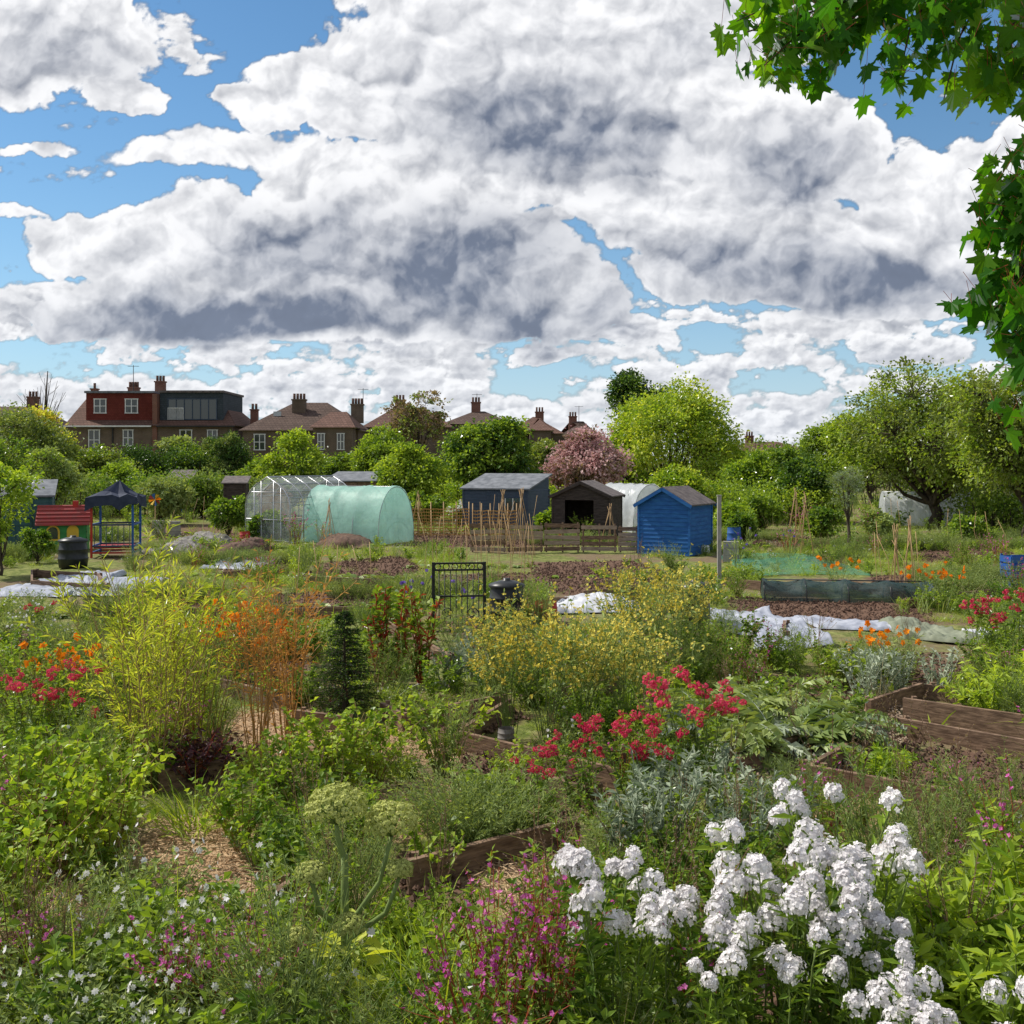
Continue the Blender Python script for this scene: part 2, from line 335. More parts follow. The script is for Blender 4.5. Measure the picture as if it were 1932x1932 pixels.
# ---------------------------------------------------------------- plant meshes
def mk(fn,name,cnt=3,**k):
    out=[]
    for i in range(cnt):
        r=np.random.default_rng(sum(map(ord,name))*7+i*31);mb=MB();fn(mb,r,**k);out.append(mb.mesh(name+'_mesh'))
    return out
def bush(mb,r,h=.8,spread=.4,ns=12,nl=400,L=.07,W=.035,lm=None,sm=None,sr=.004,t0=.12,up=.5,out=1.,pw=1.4,wob=.03,base=.08,fl=None,K=6,side=0.,hv=.35):
    S=stemset(ns,h,spread,r,K=K,base=base,wob=wob,pw=pw,hv=hv)
    if side:
        n2=int(ns*side);P,T,i=along(S,n2,r,.35,.85);l=h*r.uniform(.15,.35,n2)[:,None];D=nz(T*.8+rv(n2,r)*.8)
        t=np.linspace(0,1,K)[None,:,None];S2=P[:,None]+D[:,None]*l[:,None]*t+np.array([0,0,1])*(t**2)*l[:,None]*.3
        tubes(mb,S2,sr*.6,sm or STG,3);SA=np.concatenate([S,S2])
    else: SA=S
    tubes(mb,S,np.linspace(sr*1.5,sr*.6,K)[None],sm or STG,3)
    if nl:
        P,T,i=along(SA,nl,r,t0,1.);D=nz(rv(nl,r)*[out,out,.6]+T*up)
        leafs(mb,P,D,L*r.uniform(.6,1.2,nl),W*r.uniform(.6,1.2,nl),lm or GM,r)
    tips=SA[:,-1];td=nz(SA[:,-1]-SA[:,-2])
    if fl: fl(mb,tips,td,r,SA)
    return SA
def head(n=45,rad=.07,fr=.014,m=None,el=1.2,pet=4,frac=1.):
    def f(mb,T,D,r,SA):
        k=max(1,int(len(T)*frac));T=T[:k];D=D[:k]
        C=np.repeat(T,n,0);u=rv(len(C),r);u[:,2]=np.abs(u[:,2])*1.2-.35;q=r.uniform(.6,1.05,(len(C),1));sc=np.repeat(r.uniform(.6,1.2,(k,1)),n,0)
        florets(mb,C+u*[1,1,el]*rad*q*sc,u+rv(len(C),r)*.4,fr*r.uniform(.75,1.2,len(C)),m,pet,r)
    return f
def dots(n=6,fr=.01,m=None,t0=.6,sp=.03,pet=3):
    def f(mb,T,D,r,SA):
        N=len(SA)*n;P,t,i=along(SA,N,r,t0,1.);P=P+rv(N,r)*sp*r.uniform(.3,1,(N,1))
        florets(mb,P,rv(N,r)+[0,0,.8],fr*r.uniform(.7,1.2,N),m,pet,r)
    return f
def multi(ns=5,sub=.05,rad=.028,n=22,fr=.009,m=None,frac=1.):
    def f(mb,T,D,r,SA):
        k=max(1,int(len(T)*frac));T=T[:k]
        C=np.repeat(T,ns,0);off=rv(len(C),r)*[sub,sub,sub*1.8]
        off[:,2]=-np.abs(off[:,2])*1.;C=C+off;C=np.concatenate([C,T])
        C2=np.repeat(C,n,0);u=rv(len(C2),r);u[:,2]=u[:,2]*.7+.2
        florets(mb,C2+u*rad,u,fr,m,3,r)
    return f
T={}
T['phlox']=mk(bush,'white_phlox',4,h=1.0,spread=.26,ns=8,nl=230,L=.12,W=.03,lm=GM,sr=.006,up=.5,fl=head(80,.068,.016,PW,1.3),hv=.3,side=0)
T['valerian']=mk(bush,'red_valerian',3,h=.85,spread=.3,ns=10,nl=240,L=.07,W=.03,lm=GM,sr=.004,fl=multi(5,.042,.021,15,.0098,PR,.8),hv=.5)
T['campion']=mk(bush,'pink_campion',3,h=.8,spread=.3,ns=14,nl=220,L=.06,W=.022,lm=GM,sr=.003,side=1.,sm=STR,fl=dots(3,.0145,PM,.74,.02,5))
T['mustard']=mk(bush,'yellow_flowering_kale',3,h=1.4,spread=.5,ns=20,nl=260,L=.10,W=.03,lm=GG,sr=.004,side=3,sm=STG,t0=.05,fl=dots(8,.018,PY,.62,.03,4))
T['willow']=mk(bush,'willow_shrub',2,h=2.15,spread=.62,ns=24,nl=1400,L=.13,W=.02,lm=GY,sm=STY,sr=.005,up=.9,side=1.5,base=.25,hv=.5)
T['bamboo']=mk(bush,'orange_bamboo',2,h=2.05,spread=.32,ns=18,nl=620,L=.10,W=.016,lm=GR,sm=STO,sr=.005,up=.6,side=2,base=.15,pw=1.2,hv=.5)
T['currant']=mk(bush,'currant_bush',3,h=.95,spread=.55,ns=20,nl=600,L=.075,W=.08,lm=GB,sm=STY,sr=.005,up=.2,base=.1,side=1)
T['currantd']=mk(bush,'shrub',3,h=.9,spread=.5,ns=18,nl=800,L=.06,W=.045,lm=GM,sm=STY,sr=.005,up=.3,base=.1,side=1)
T['lavender']=mk(bush,'lavender_bush',2,h=.48,spread=.42,ns=150,nl=2200,L=.05,W=.012,lm=GG,sr=.002,up=1.,base=.25,t0=.15)
T['lambsear']=mk(bush,'lambs_ear',3,h=.62,spread=.24,ns=10,nl=260,L=.09,W=.03,lm=GS,sm=GS,sr=.007,up=.7,base=.12,pw=1.1)
T['peony']=mk(bush,'peony_bush',3,h=.72,spread=.5,ns=22,nl=460,L=.15,W=.055,lm=GB,sr=.006,up=.45,base=.12,t0=.3,fl=None)
T['daisy']=mk(bush,'daisy_plant',3,h=.42,spread=.3,ns=22,nl=240,L=.05,W=.018,lm=GG,sr=.002,fl=head(1,.002,.018,PW,1,7,.45))
T['poppy']=mk(bush,'orange_poppies',2,h=.75,spread=.4,ns=20,nl=220,L=.09,W=.02,lm=GG,sr=.003,t0=.05,fl=head(2,.012,.045,POR,1,5,.6))
T['fennel']=mk(bush,'fennel_plant',2,h=.8,spread=.3,ns=26,nl=1000,L=.06,W=.007,lm=GG,sr=.003,side=2,up=.8)
T['weed']=mk(bush,'nettle_weeds',3,h=.5,spread=.28,ns=12,nl=210,L=.08,W=.04,lm=GM,sr=.003,up=.2)
T['weedb']=mk(bush,'bright_weeds',3,h=.38,spread=.25,ns=12,nl=210,L=.06,W=.04,lm=GB,sr=.003,up=.3)
T['weedg']=mk(bush,'grey_weeds',2,h=.42,spread=.25,ns=20,nl=270,L=.06,W=.016,lm=GG,sr=.002,up=.7)
T['sorrel']=mk(bush,'sorrel_stems',2,h=.95,spread=.2,ns=9,nl=60,L=.05,W=.012,lm=GX,sm=STB,sr=.003,up=.9,side=1.,fl=dots(14,.006,GX,.6,.008,3))
T['purple']=mk(bush,'purple_leaf_plant',2,h=.5,spread=.35,ns=18,nl=380,L=.08,W=.045,lm=GP,sm=STR,sr=.004,up=.3)
T['iris']=mk(bush,'violet_iris',2,h=.8,spread=.25,ns=8,nl=40,L=.3,W=.03,lm=GG,sr=.004,up=2.5,t0=0,fl=head(5,.025,.03,PV,1,4,.6))
def chard(mb,r,h=1.3):
    S=bush(mb,r,h=h,spread=.22,ns=7,nl=220,L=.17,W=.07,lm=GM,sm=STR,sr=.012,up=.6)
    P,t,i=along(S,130,r,.25,1.);leafs(mb,P,rv(130,r)+[0,0,.5],.12,.04,GRR,r)
T['chard']=mk(chard,'red_chard',2)
def conifer(mb,r,h=1.15,w=.42):
    tubes(mb,np.array([[[0,0,0],[0,0,h*.5],[0,0,h]]]),np.array([[.03,.02,.004]]),BARK,5)
    n=300;z=r.uniform(.02,1,n)**1.2;a=r.uniform(0,6.28,n);l=(w*(1-z)**.7+.04)*r.uniform(.7,1.15,n)
    D=np.stack([np.cos(a),np.sin(a),np.full(n,.35)],1);P0=np.stack([0*z,0*z,z*h],1);t=np.linspace(0,1,4)
    S=P0[:,None]+D[:,None]*(l[:,None]*t)[:,:,None]+np.array([0,0,-.25])*((t**2)[None,:,None])*l[:,None,None]
    tubes(mb,S,.004,BARK,3);P,tt,i=along(S,7500,r,.1,1.);leafs(mb,P,tt+rv(7500,r)*.8,.045,.011,GD,r)
T['conifer']=mk(conifer,'dwarf_conifer',1)
def tuft(mb,r,n=26,h=.22,w=.008,lm=None,rad=.1,bend=.7,lean=.5):
    a=r.uniform(0,6.28,n);q=np.sqrt(r.uniform(0,1,n))*rad;P=np.stack([np.cos(a)*q,np.sin(a)*q,0*a],1)
    D=np.stack([np.cos(a)*lean,np.sin(a)*lean,np.ones(n)],1)+r.normal(size=(n,3))*.18
    blades(mb,P,D,h*r.uniform(.5,1.2,n),w,lm or MGR,bend*r.uniform(.4,1.5,n),3,r=r)
T['grass']=mk(tuft,'grass_tuft',4)
T['grasstall']=mk(tuft,'tall_grass',3,n=50,h=.6,w=.012,rad=.16,bend=.8,lean=.35,lm=GB)
T['grassdry']=mk(tuft,'dry_grass',2,n=26,h=.6,w=.004,rad=.12,bend=.4,lean=.3,lm=MDRY)
T['strap']=mk(tuft,'strap_leaf_plant',2,n=16,h=.65,w=.045,rad=.06,bend=1.0,lean=.6,lm=GB)
T['onion']=mk(tuft,'leek_clump',2,n=22,h=.5,w=.016,rad=.14,bend=.3,lean=.2,lm=GG)
def rosette(mb,r,n=16,L=.28,W=.13,lm=None):
    a=r.uniform(0,6.28,n);D=np.stack([np.cos(a),np.sin(a),r.uniform(.3,1.6,n)],1)
    blades(mb,np.zeros((n,3)),D,L*r.uniform(.6,1.2,n),W,lm or GG,.9,4,True,r)
T['cabbage']=mk(rosette,'cabbage_plant',2);T['cabbageb']=mk(rosette,'lettuce_plant',2,lm=GB,L=.2,W=.12)
def cardoon(mb,r,n=30,L=1.1):
    for k in range(n):
        a=r.uniform(0,6.28);e=r.uniform(.5,2.);l=L*r.uniform(.6,1.1);d=np.array([math.cos(a),math.sin(a),e*1.2]);d/=np.linalg.norm(d);p=np.array([math.cos(a),math.sin(a),0])*.06;pts=[p.copy()];K=9
        for i in range(K):
            d=d+np.array([0,0,-.17-.05*r.uniform()]);d/=np.linalg.norm(d);p=p+d*l/K;pts.append(p.copy())
        pts=np.array(pts);tubes(mb,pts[None],np.linspace(.012,.003,K+1)[None],GS,3)
        m=32;t=np.repeat(np.linspace(.22,1,m//2),2)*K;i=np.minimum(t.astype(int),K-1);f=(t-i)[:,None];P=pts[i]*(1-f)+pts[i+1]*f;tt=nz(pts[i+1]-pts[i])
        s=nz(np.cross(tt,[0,0,1.]))*np.where(np.arange(m)%2,1,-1)[:,None]
        leafs(mb,P,s+tt*.8+r.normal(size=(m,3))*.22,(.17*np.sin(np.pi*(t/K)**.8*.9+.2)+.03)*r.uniform(.7,1.2,m),.07,GS if r.uniform()<.35 else GG,r,droop=.25)
T['cardoon']=mk(cardoon,'cardoon_plant',2)
def angelica(mb,r):
    tube1(mb,[[0,0,0],[.01,0,.3],[0,.01,.6],[.0,0,.9]],[.03,.026,.021,.017],STG,8)
    ends=[((-.04,0,1.14),.14,.88),((.22,.05,1.05),.125,.5),((-.14,-.1,.84),.07,.5),((.05,-.2,.62),.07,.3),((.27,-.05,.84),.06,.45),((-.22,-.08,.5),.07,.2)]
    for e,rad,z0 in ends:
        e=np.array(e);b=np.array([0,0,z0]);tube1(mb,[b,b*.5+e*.5+[e[0]*.25,e[1]*.25,-.03],e-[0,0,rad*.6]],[.015,.013,.010],STG,8)
        n=60;g=np.arange(n)+.5;ph=np.arccos(1-1.35*g/n);th=np.pi*(1+5**.5)*g
        u=np.stack([np.cos(th)*np.sin(ph),np.sin(th)*np.sin(ph),np.cos(ph)],1)*r.uniform(.88,1.06,(n,1));c=e+u*rad*[1,1,.78]
        S=np.stack([np.repeat((e-[0,0,rad*.6])[None],n,0),c],1);tubes(mb,S,.0018,STG,3)
        C=np.repeat(c,26,0);w=rv(len(C),r);florets(mb,C+w*rad*.13,w+np.repeat(u,26,0)*.8,.008,PU,3,r)
    n=40;a=r.uniform(0,6.28,n);P=np.stack([np.cos(a)*.18*r.uniform(0,1,n),np.sin(a)*.18*r.uniform(0,1,n),r.uniform(.05,.5,n)],1)
    leafs(mb,P,np.stack([np.cos(a),np.sin(a),.2+0*a],1),.15,.08,GY,r)
T['angelica']=mk(angelica,'angelica_plant',1)
# ---------------------------------------------------------------- placement
def place(kind,name,x,y,s=1.,rz=None):
    me=T[kind][int(R.integers(0,len(T[kind])))];o=link(bpy.data.objects.new(name,me));o.location=(x,y,-.02)
    o.rotation_euler=(0,0,R.uniform(0,6.28) if rz is None else rz);o.scale=(s*R.uniform(.93,1.07),s*R.uniform(.93,1.07),s);return o
def pp(kind,name,L,s=1.):
    for t in L:
        x,y=gp(t[0],t[1]);place(kind,name,x,y,(t[2] if len(t)>2 else 1.)*s)
pp('phlox','white_phlox',[(1130,2000,1.1),(1180,2020,.85),(1260,1990,.92),(1310,2010,.86),(1390,1980,1.0),(1420,2030,.85),(1480,1985,1.05),(1540,1960,1.12),(1560,2030,.95),(1500,2060,.85),(1610,2010,.98),(1640,1940,1.05),(1350,2060,.8),(1640,2080,.8),(1700,2200,.82),(1640,2260,.72),(1780,2240,.7),(1900,2260,.75),(1720,2130,.75),(1840,2300,.65),(1960,2200,.85),(1575,1880,1.12)])
pp('valerian','red_valerian',[(1090,1530,.95),(1170,1500,1.),(1230,1480,1.15),(1290,1480,1.4),(1345,1495,1.25),(1250,1530,1.),(1200,1540,1.),(1000,1560,.75),(40,1430,1.1),(80,1420,1.1),(120,1430,1.2),(1885,1255,1.4),(1920,1265,1.5),(1960,1290,1.4),(1850,1245,1.2),(75,1200,.8),(1120,1520,.9)])
pp('campion','pink_campion',[(900,2030,1.05),(950,2000,1.15),(990,2020,1.),(1040,1990,1.1),(930,2100,.9),(1060,1860,1.),(970,1940,1.1),(340,1960,.8),(380,1960,.8),(420,1950,.8),(460,2000,.75),(40,1900,.8),(1330,1960,.9),(1560,1600,.9),(1790,1560,.7)])
pp('mustard','yellow_flowering_kale',[(960,1390,1.),(1030,1410,1.05),(1100,1400,1.05),(1180,1400,1.),(1240,1390,.95),(1010,1330,1.),(920,1340,.95),(1210,1290,1.15),(1270,1270,1.15),(1180,1260,1.1),(1300,1240,1.)])
pp('willow','willow_shrub',[(290,1480,1.),(230,1440,.95),(370,1430,.88)])
pp('bamboo','orange_bamboo',[(490,1440,.95),(545,1420,1.)])
pp('conifer','dwarf_conifer',[(650,1350,1.05)]);pp('chard','red_chard',[(715,1290,1.),(745,1280,.95),(795,1290,.95)])
xa,ya=gp(650,1935);place('angelica','angelica_plant',xa,ya,1.0,0.)
pp('cardoon','cardoon_plant',[(1390,1420,1.),(1480,1430,1.),(1560,1400,.9),(1340,1380,.9),(1450,1350,.9)])
pp('lambsear','lambs_ear',[(u,v,s) for u,v,s in zip(R.uniform(1190,1480,13),R.uniform(1530,1650,13),R.uniform(.75,1.1,13))]+[(u,v,1.) for u,v in zip(R.uniform(1620,1770,6),R.uniform(1290,1330,6))]+[(860,1290,1.),(890,1280,1.1),(840,1300,.9),(910,1300,.9)])
pp('peony','peony_bush',[(1740,1900,.95),(1830,1880,1.),(1920,1890,1.05),(1800,1970,.9),(1890,2000,.9),(1700,2000,.8),(1960,1800,1.),(1650,1490,.55),(1680,1480,.5),(1860,1370,.9),(1910,1350,1.),(1600,1300,.7)])
pp('currant','currant_bush',[(40,1640,1.),(130,1660,.95),(210,1640,.95),(60,1560,.9),(190,1560,.8),(30,1740,.8),(460,1600,.7),(640,1500,.8),(700,1490,.8),(590,1490,.8),(830,1460,.85),(960,1490,.45),(1840,1560,.35),(520,1520,.7)])
pp('currantd','garden_shrub',[(50,1390,1.1),(20,1340,1.),(100,1330,.9),(1370,1300,.9),(1400,1260,.9),(1330,1270,.8),(1560,1290,.7),(1900,1330,.8),(1860,1310,.8),(600,1240,.8),(1040,1480,.5),(1250,1600,.6),(1150,1620,.6)])
pp('lavender','lavender_bush',[(870,1600,1.),(930,1590,1.15),(980,1570,.9),(850,1560,1.)])
pp('purple','purple_leaf_plant',[(370,1480,1.),(330,1460,.9),(410,1470,.9),(120,1240,.8),(60,1250,.8),(160,1245,.7)])
pp('poppy','orange_poppies',[(390,1290,1.35),(420,1280,1.35),(455,1285,1.35),(490,1280,1.35),(440,1300,1.2),(100,1350,1.1),(135,1345,1.15),(165,1350,1.1),(1750,1145,1.2),(1785,1150,1.2),(1580,1120,1.1),(1680,1290,1.),(1640,1285,1.)])
pp('iris','violet_iris',[(770,1180,1.1),(800,1160,1.1),(1410,1050,1.1),(1490,1055,1.2),(1390,1070,1.),(870,1180,1.)])
pp('strap','strap_leaf_plant',[(1290,1690,1.1),(1250,1670,1.),(1930,1720,1.2),(1760,1390,.7)])
pp('grasstall','tall_grass',[(u,v,s) for u,v,s in zip(R.uniform(720,890,18),R.uniform(1780,2060,18),R.uniform(.75,1.1,18))]+[(375,1560,1.1),(360,1570,1.),(1890,1600,.8),(1940,1570,1.),(1860,1620,.7),(1930,1650,.9)])
pp('daisy','daisy_plant',[(u,v,s) for u,v,s in zip(R.uniform(20,560,46),R.uniform(1740,2060,46),R.uniform(.8,1.3,46))]+[(u,v,1.2) for u,v in zip(R.uniform(0,110,12),R.uniform(1150,1240,12))])
pp('fennel','fennel_plant',[(1340,1240,1.),(1370,1230,1.),(980,1170,1.),(1020,1180,1.),(680,1200,.9),(250,1880,.7),(160,1500,1.),(1100,1660,.7),(1700,1270,.8)])
pp('sorrel','sorrel_plant',[(u,v,s) for u,v,s in zip(R.uniform(0,1900,30),R.uniform(1230,2000,30),R.uniform(.7,1.1,30))])
# scattered masses ---------------------------------------------------------
def scatter(name,kinds,P,idx,sc):
    col=bpy.data.collections.new(name+'_sources');k=0
    for kd in kinds:
        for me in T[kd]:
            o=bpy.data.objects.new('%s_source_%02d'%(name,k),me);col.objects.link(o);k+=1
    n=len(P);me=bpy.data.meshes.new(name);me.vertices.add(n);me.vertices.foreach_set('co',np.asarray(P,np.float32).ravel())
    a=me.attributes.new('idx','INT','POINT');a.data.foreach_set('value',np.asarray(idx,np.int32))
    a=me.attributes.new('rt','FLOAT_VECTOR','POINT');rt=np.zeros((n,3),np.float32);rt[:,2]=R.uniform(0,6.28,n);rt[:,:2]=R.normal(size=(n,2))*.1;a.data.foreach_set('vector',rt.ravel())
    a=me.attributes.new('sc','FLOAT','POINT');a.data.foreach_set('value',np.asarray(sc,np.float32))
    g=bpy.data.node_groups.new(name+'_gn','GeometryNodeTree')
    g.interface.new_socket('Geometry',in_out='INPUT',socket_type='NodeSocketGeometry');g.interface.new_socket('Geometry',in_out='OUTPUT',socket_type='NodeSocketGeometry')
    N=g.nodes;gi=N.new('NodeGroupInput');go=N.new('NodeGroupOutput');io=N.new('GeometryNodeInstanceOnPoints');ci=N.new('GeometryNodeCollectionInfo')
    ci.inputs['Collection'].default_value=col;ci.inputs['Separate Children'].default_value=True;ci.inputs['Reset Children'].default_value=True
    io.inputs['Pick Instance'].default_value=True
    def na(nm,ty):
        x=N.new('GeometryNodeInputNamedAttribute');x.data_type=ty;x.inputs[0].default_value=nm;return x.outputs[0]
    g.links.new(gi.outputs[0],io.inputs['Points']);g.links.new(ci.outputs[0],io.inputs['Instance'])
    g.links.new(na('idx','INT'),io.inputs['Instance Index']);g.links.new(na('rt','FLOAT_VECTOR'),io.inputs['Rotation']);g.links.new(na('sc','FLOAT'),io.inputs['Scale'])
    g.links.new(io.outputs[0],go.inputs[0])
    o=link(bpy.data.objects.new(name,me));md=o.modifiers.new('scatter','NODES');md.node_group=g
def pts(n,y0,y1,mar=1.5,pw=1.):
    y=y0+(y1-y0)*R.uniform(0,1,n)**pw;hw=y*.5+mar;x=R.uniform(-1,1,n)*hw;return x,y
OPEN=[P_(l) for l in ([(1380,1150),(1690,1150),(1690,1245),(1380,1245)],[(1040,1110),(1210,1110),(1210,1180),(1040,1180)],[(-50,1070),(240,1070),(240,1150),(-50,1150)],[(1680,1175),(1860,1175),(1860,1235),(1680,1235)],[(1440,1085),(1720,1085),(1720,1150),(1440,1150)],[(800,1180),(930,1180),(930,1240),(800,1240)],[(880,1040),(1220,1036),(1220,1062),(880,1062)],[(1190,1050),(1370,1050),(1370,1080),(1190,1080)],[(100,1035),(280,1035),(280,1070),(100,1070)],[(590,1870),(720,1870),(720,2040),(590,2040)])]
bare=lambda x,y: inany(x,y,SOIL)|inany(x,y,STRAW)|inany(x,y,CHIP)
def grass():
    X=[];Y=[]
    for n,a,b,pw in ((9500,4.3,15,.8),(14000,15,36,.9),(12000,36,95,.9)):
        x,y=pts(n,a,b,pw=pw);X.append(x);Y.append(y)
    x=np.concatenate(X);y=np.concatenate(Y)
    keep=~inany(x,y,OPEN)&(~bare(x,y)|(R.uniform(0,1,len(x))<.05))&((vn(x,y,.9)+R.uniform(-.3,.3,len(x)))>.34);x=x[keep];y=y[keep]
    s=np.clip(R.uniform(.5,1.1,len(x))*(.6+y/60)*(.5+.9*vn(x,y,.6)),.2,2.)*np.where(nearplank(x,y,.1,.5),.5,1.)
    scatter('grass',['grass'],np.stack([x,y,0*x-.03],1),R.integers(0,4,len(x)),s)
grass()
def weeds():
    kinds=['weed','weedb','weedg','daisy','grasstall','grassdry','currantd','campion','fennel','sorrel'];cnt=[len(T[k]) for k in kinds];off=np.cumsum([0]+cnt)
    X=[];Y=[]
    for n,a,b,pw in ((1150,4.4,9,.8),(1900,8.5,18,.9),(2600,18,36,1.),(1300,36,90,1.)):
        x,y=pts(n,a,b,pw=pw);X.append(x);Y.append(y)
    x=np.concatenate(X);y=np.concatenate(Y)
    md=(y>17)&(y<37)
    keep=~inany(x,y,OPEN)&~nearplank(x,y)&(~bare(x,y)|(R.uniform(0,1,len(x))<.07))&(~md|(vn(x,y,.55)+R.uniform(-.12,.12,len(x))>.45))&((vn(x+9,y,.8)+R.uniform(-.3,.3,len(x)))>.36)
    x=x[keep];y=y[keep];n=len(x)
    wts=np.array([.22,.25,.19,.05,.06,.08,.06,.025,.08,.025]);cum=np.cumsum(wts/wts.sum());pick=(vn(x*1.,y,.7)*.5+vn(x+31,y+17,1.9)*.6+R.uniform(-.5,.5,n)-.15)
    pick=np.clip(np.argsort(np.argsort(pick))/n,0,.9999);k=np.minimum(np.searchsorted(cum,pick),len(kinds)-1)
    idx=off[k]+(R.uniform(0,1,n)*np.array(cnt)[k]).astype(int)
    s=R.uniform(.45,1.2,n)*np.where(k==6,.6,1.)*np.where(y>36,1.6,1.)
    scatter('wild_garden_plants',kinds,np.stack([x,y,0*x-.03],1),idx,s)
weeds()
def veg():
    L=[];I=[];S=[]
    kinds=['cabbage','cabbageb','onion','lavender','weedb'];cnt=[len(T[k]) for k in kinds];off=np.cumsum([0]+cnt)
    for k in range(80):
        x,y=pts(1,18.5,44);x=x[0];y=y[0];kk=int(R.integers(0,5))
        for j in range(int(R.integers(5,14))):
            px=x+j*.42;py=y+.02*j
            if inany(np.array([px]),np.array([py]),OPEN)[0]: continue
            L.append((px,py,-.02));I.append(off[kk]+int(R.integers(0,cnt[kk])));S.append(R.uniform(.7,1.2))
    scatter('vegetable_rows',kinds,L,I,S)
veg()
def bits(name,m,regs,n,y0,y1,L,W,fn):
    x,y=pts(n,y0,y1,1.);k=inany(x,y,regs);x=x[k];y=y[k];mb=MB();fn(mb,x,y,L,W,m);link(bpy.data.objects.new(name,mb.mesh(name)))
def strawf(mb,x,y,L,W,m):
    n=len(x);P=np.stack([x,y,R.uniform(0,.05,n)],1);D=rv(n)*[1,1,.15];leafs(mb,P,D,L*R.uniform(.4,1.3,n),W,m,fold=0,droop=0)
bits('straw_mulch',STRAWM,STRAW,100000,4.5,12.5,.10,.010,strawf)
bits('wood_chips',plain('chips',(.42,.33,.24),(.22,.15,.1),.9,6,bump=0),CHIP,80000,8,14,.045,.03,strawf)
def clodf(mb,x,y,L,W,m):
    n=len(x);c=np.array([[1,0,0],[0,1,0],[-1,0,0],[0,-1,0],[0,0,1],[0,0,-1]],float);f=np.array([[0,1,4],[1,2,4],[2,3,4],[3,0,4],[1,0,5],[2,1,5],[3,2,5],[0,3,5]])
    V=c[None]*R.uniform(.5,1.3,(n,6,1))*(L*R.uniform(.4,1.3,(n,1,1)))+np.stack([x,y,R.uniform(-.01,.03,n)],1)[:,None]
    mb.add(V.reshape(-1,3),(np.arange(n)[:,None,None]*6+f[None]).reshape(-1,3),m)
bits('soil_clods',CLOD,SOIL,100000,4.5,44,.03,0,clodf)
# ---------------------------------------------------------------- trees
def tree(name,x,y,h,w,n,L,lm,trunk=.25,lobes=14,dens=1.,lm2=None,tr=.16,seed=0,wf=.65,low=0.,ragged=0.):
    n=int(n*.85)
    r=np.random.default_rng(seed+int(abs(x*13+y*7)));t=Thing(name,x,y,-.05);mb=t.part('trunk_and_limbs');lf=t.part('foliage')
    z0=h*trunk;rx=w/2;rz=(h-z0)/2;c=np.array([0,0,z0+rz]);
    u=rv(lobes,r);u[:,2]=u[:,2]*.9+.1;q=r.uniform(.35,.72+ragged,(lobes,1));lc=c+u*q*[rx,rx,rz];lr=r.uniform(.22,.46,lobes)*min(rx,rz*1.3)
    lc=np.concatenate([lc,[c+[0,0,rz*.1]]]);lr=np.append(lr,min(rx,rz)*.55)
    tubes(mb,np.array([[[0,0,0],[.03*w,0,z0*.5],[0,.02*w,z0],[0,0,z0+rz]]]),np.array([[tr*1.4,tr,tr*.85,tr*.4]]),BARK,8)
    K=5;tt=np.linspace(0,1,K)[None,:,None];b=np.stack([np.zeros(len(lc)),np.zeros(len(lc)),z0*r.uniform(.7,1.3,len(lc))],1)
    S=b[:,None]*(1-tt)+lc[:,None]*tt+np.array([0,0,-1.])*np.sin(np.pi*tt)*rz*.12+r.normal(size=(len(lc),K,3))*.04*rx*np.sin(np.pi*tt)
    tubes(mb,S,np.linspace(tr*.5,tr*.1,K)[None],BARK,5)
    nc=int(26*dens);ci=np.repeat(np.arange(len(lc)),nc);d=rv(len(ci),r);d=nz(d+nz(lc[ci]-c)*.55+[0,0,.2])
    cc=lc[ci]+d*lr[ci][:,None]*r.uniform(.7,1.3,(len(ci),1))*[1,1,.85]
    cc[:,2]=np.maximum(cc[:,2],low+r.uniform(0,.4,len(cc)))
    S2=np.stack([lc[ci],(lc[ci]+cc)/2+r.normal(size=cc.shape)*.03*rx,cc],1)
    tubes(mb,S2,np.array([[tr*.1,tr*.06,tr*.025]]),BARK,3)
    k=r.integers(0,len(cc),n);cr=(r.uniform(.07,.2,len(cc))*min(rx,rz*1.2))[k][:,None]
    P=cc[k]+r.normal(size=(n,3))*cr*[.75,.75,.5]
    D=nz(P-lc[ci][k])+rv(n,r)*1.1
    sel=r.uniform(0,1,len(cc))[k]<.35
    for msk,mm in ((~sel,lm),(sel,lm2 or lm)):
        leafs(lf,P[msk],D[msk],L*r.uniform(.6,1.2,msk.sum()),L*wf*r.uniform(.7,1.2,msk.sum()),mm,r)
    t.done()
def tp(name,u,d,vt,wpx,n,lm,**k):
    L=k.pop('L',.0048*d**.9+.03);tree(name,ax(u,d),d,az_(vt,d),wpx*d/F,n,L,lm,**k)
tp('ash_tree',40,62,768,210,12000,GO,trunk=.12,lm2=GG,low=.5);tp('yellow_laburnum_tree',75,75,762,130,5000,GY,trunk=.2,lm2=PY)
tp('garden_tree',165,66,838,150,8000,GO,trunk=.1,lm2=GM,low=.4);tp('hawthorn_tree',-60,55,800,200,8000,GM,trunk=.15)
tp('birch_tree',90,48,835,120,5000,GG,trunk=.15,lm2=GB);tp('privet_shrub',230,60,870,110,6000,GM,trunk=.05)
tp('conical_cypress',420,78,782,80,7000,GG,trunk=.1,lobes=7,wf=.3,lm2=GD);tp('lilac_tree',340,80,800,70,3000,GG,trunk=.2)
tp('hazel_shrub',548,64,815,125,12000,GB,trunk=.05,lobes=16,lm2=GM);tp('elder_shrub',480,66,850,60,4000,GM,trunk=.05)
tp('eucalyptus_tree',790,82,728,110,4500,GX,trunk=.3,dens=.6,lm2=GO);tp('plum_tree',720,66,795,130,10000,GM,trunk=.1);tp('apple_tree',765,54,830,130,10000,GB,trunk=.12,lm2=GM)
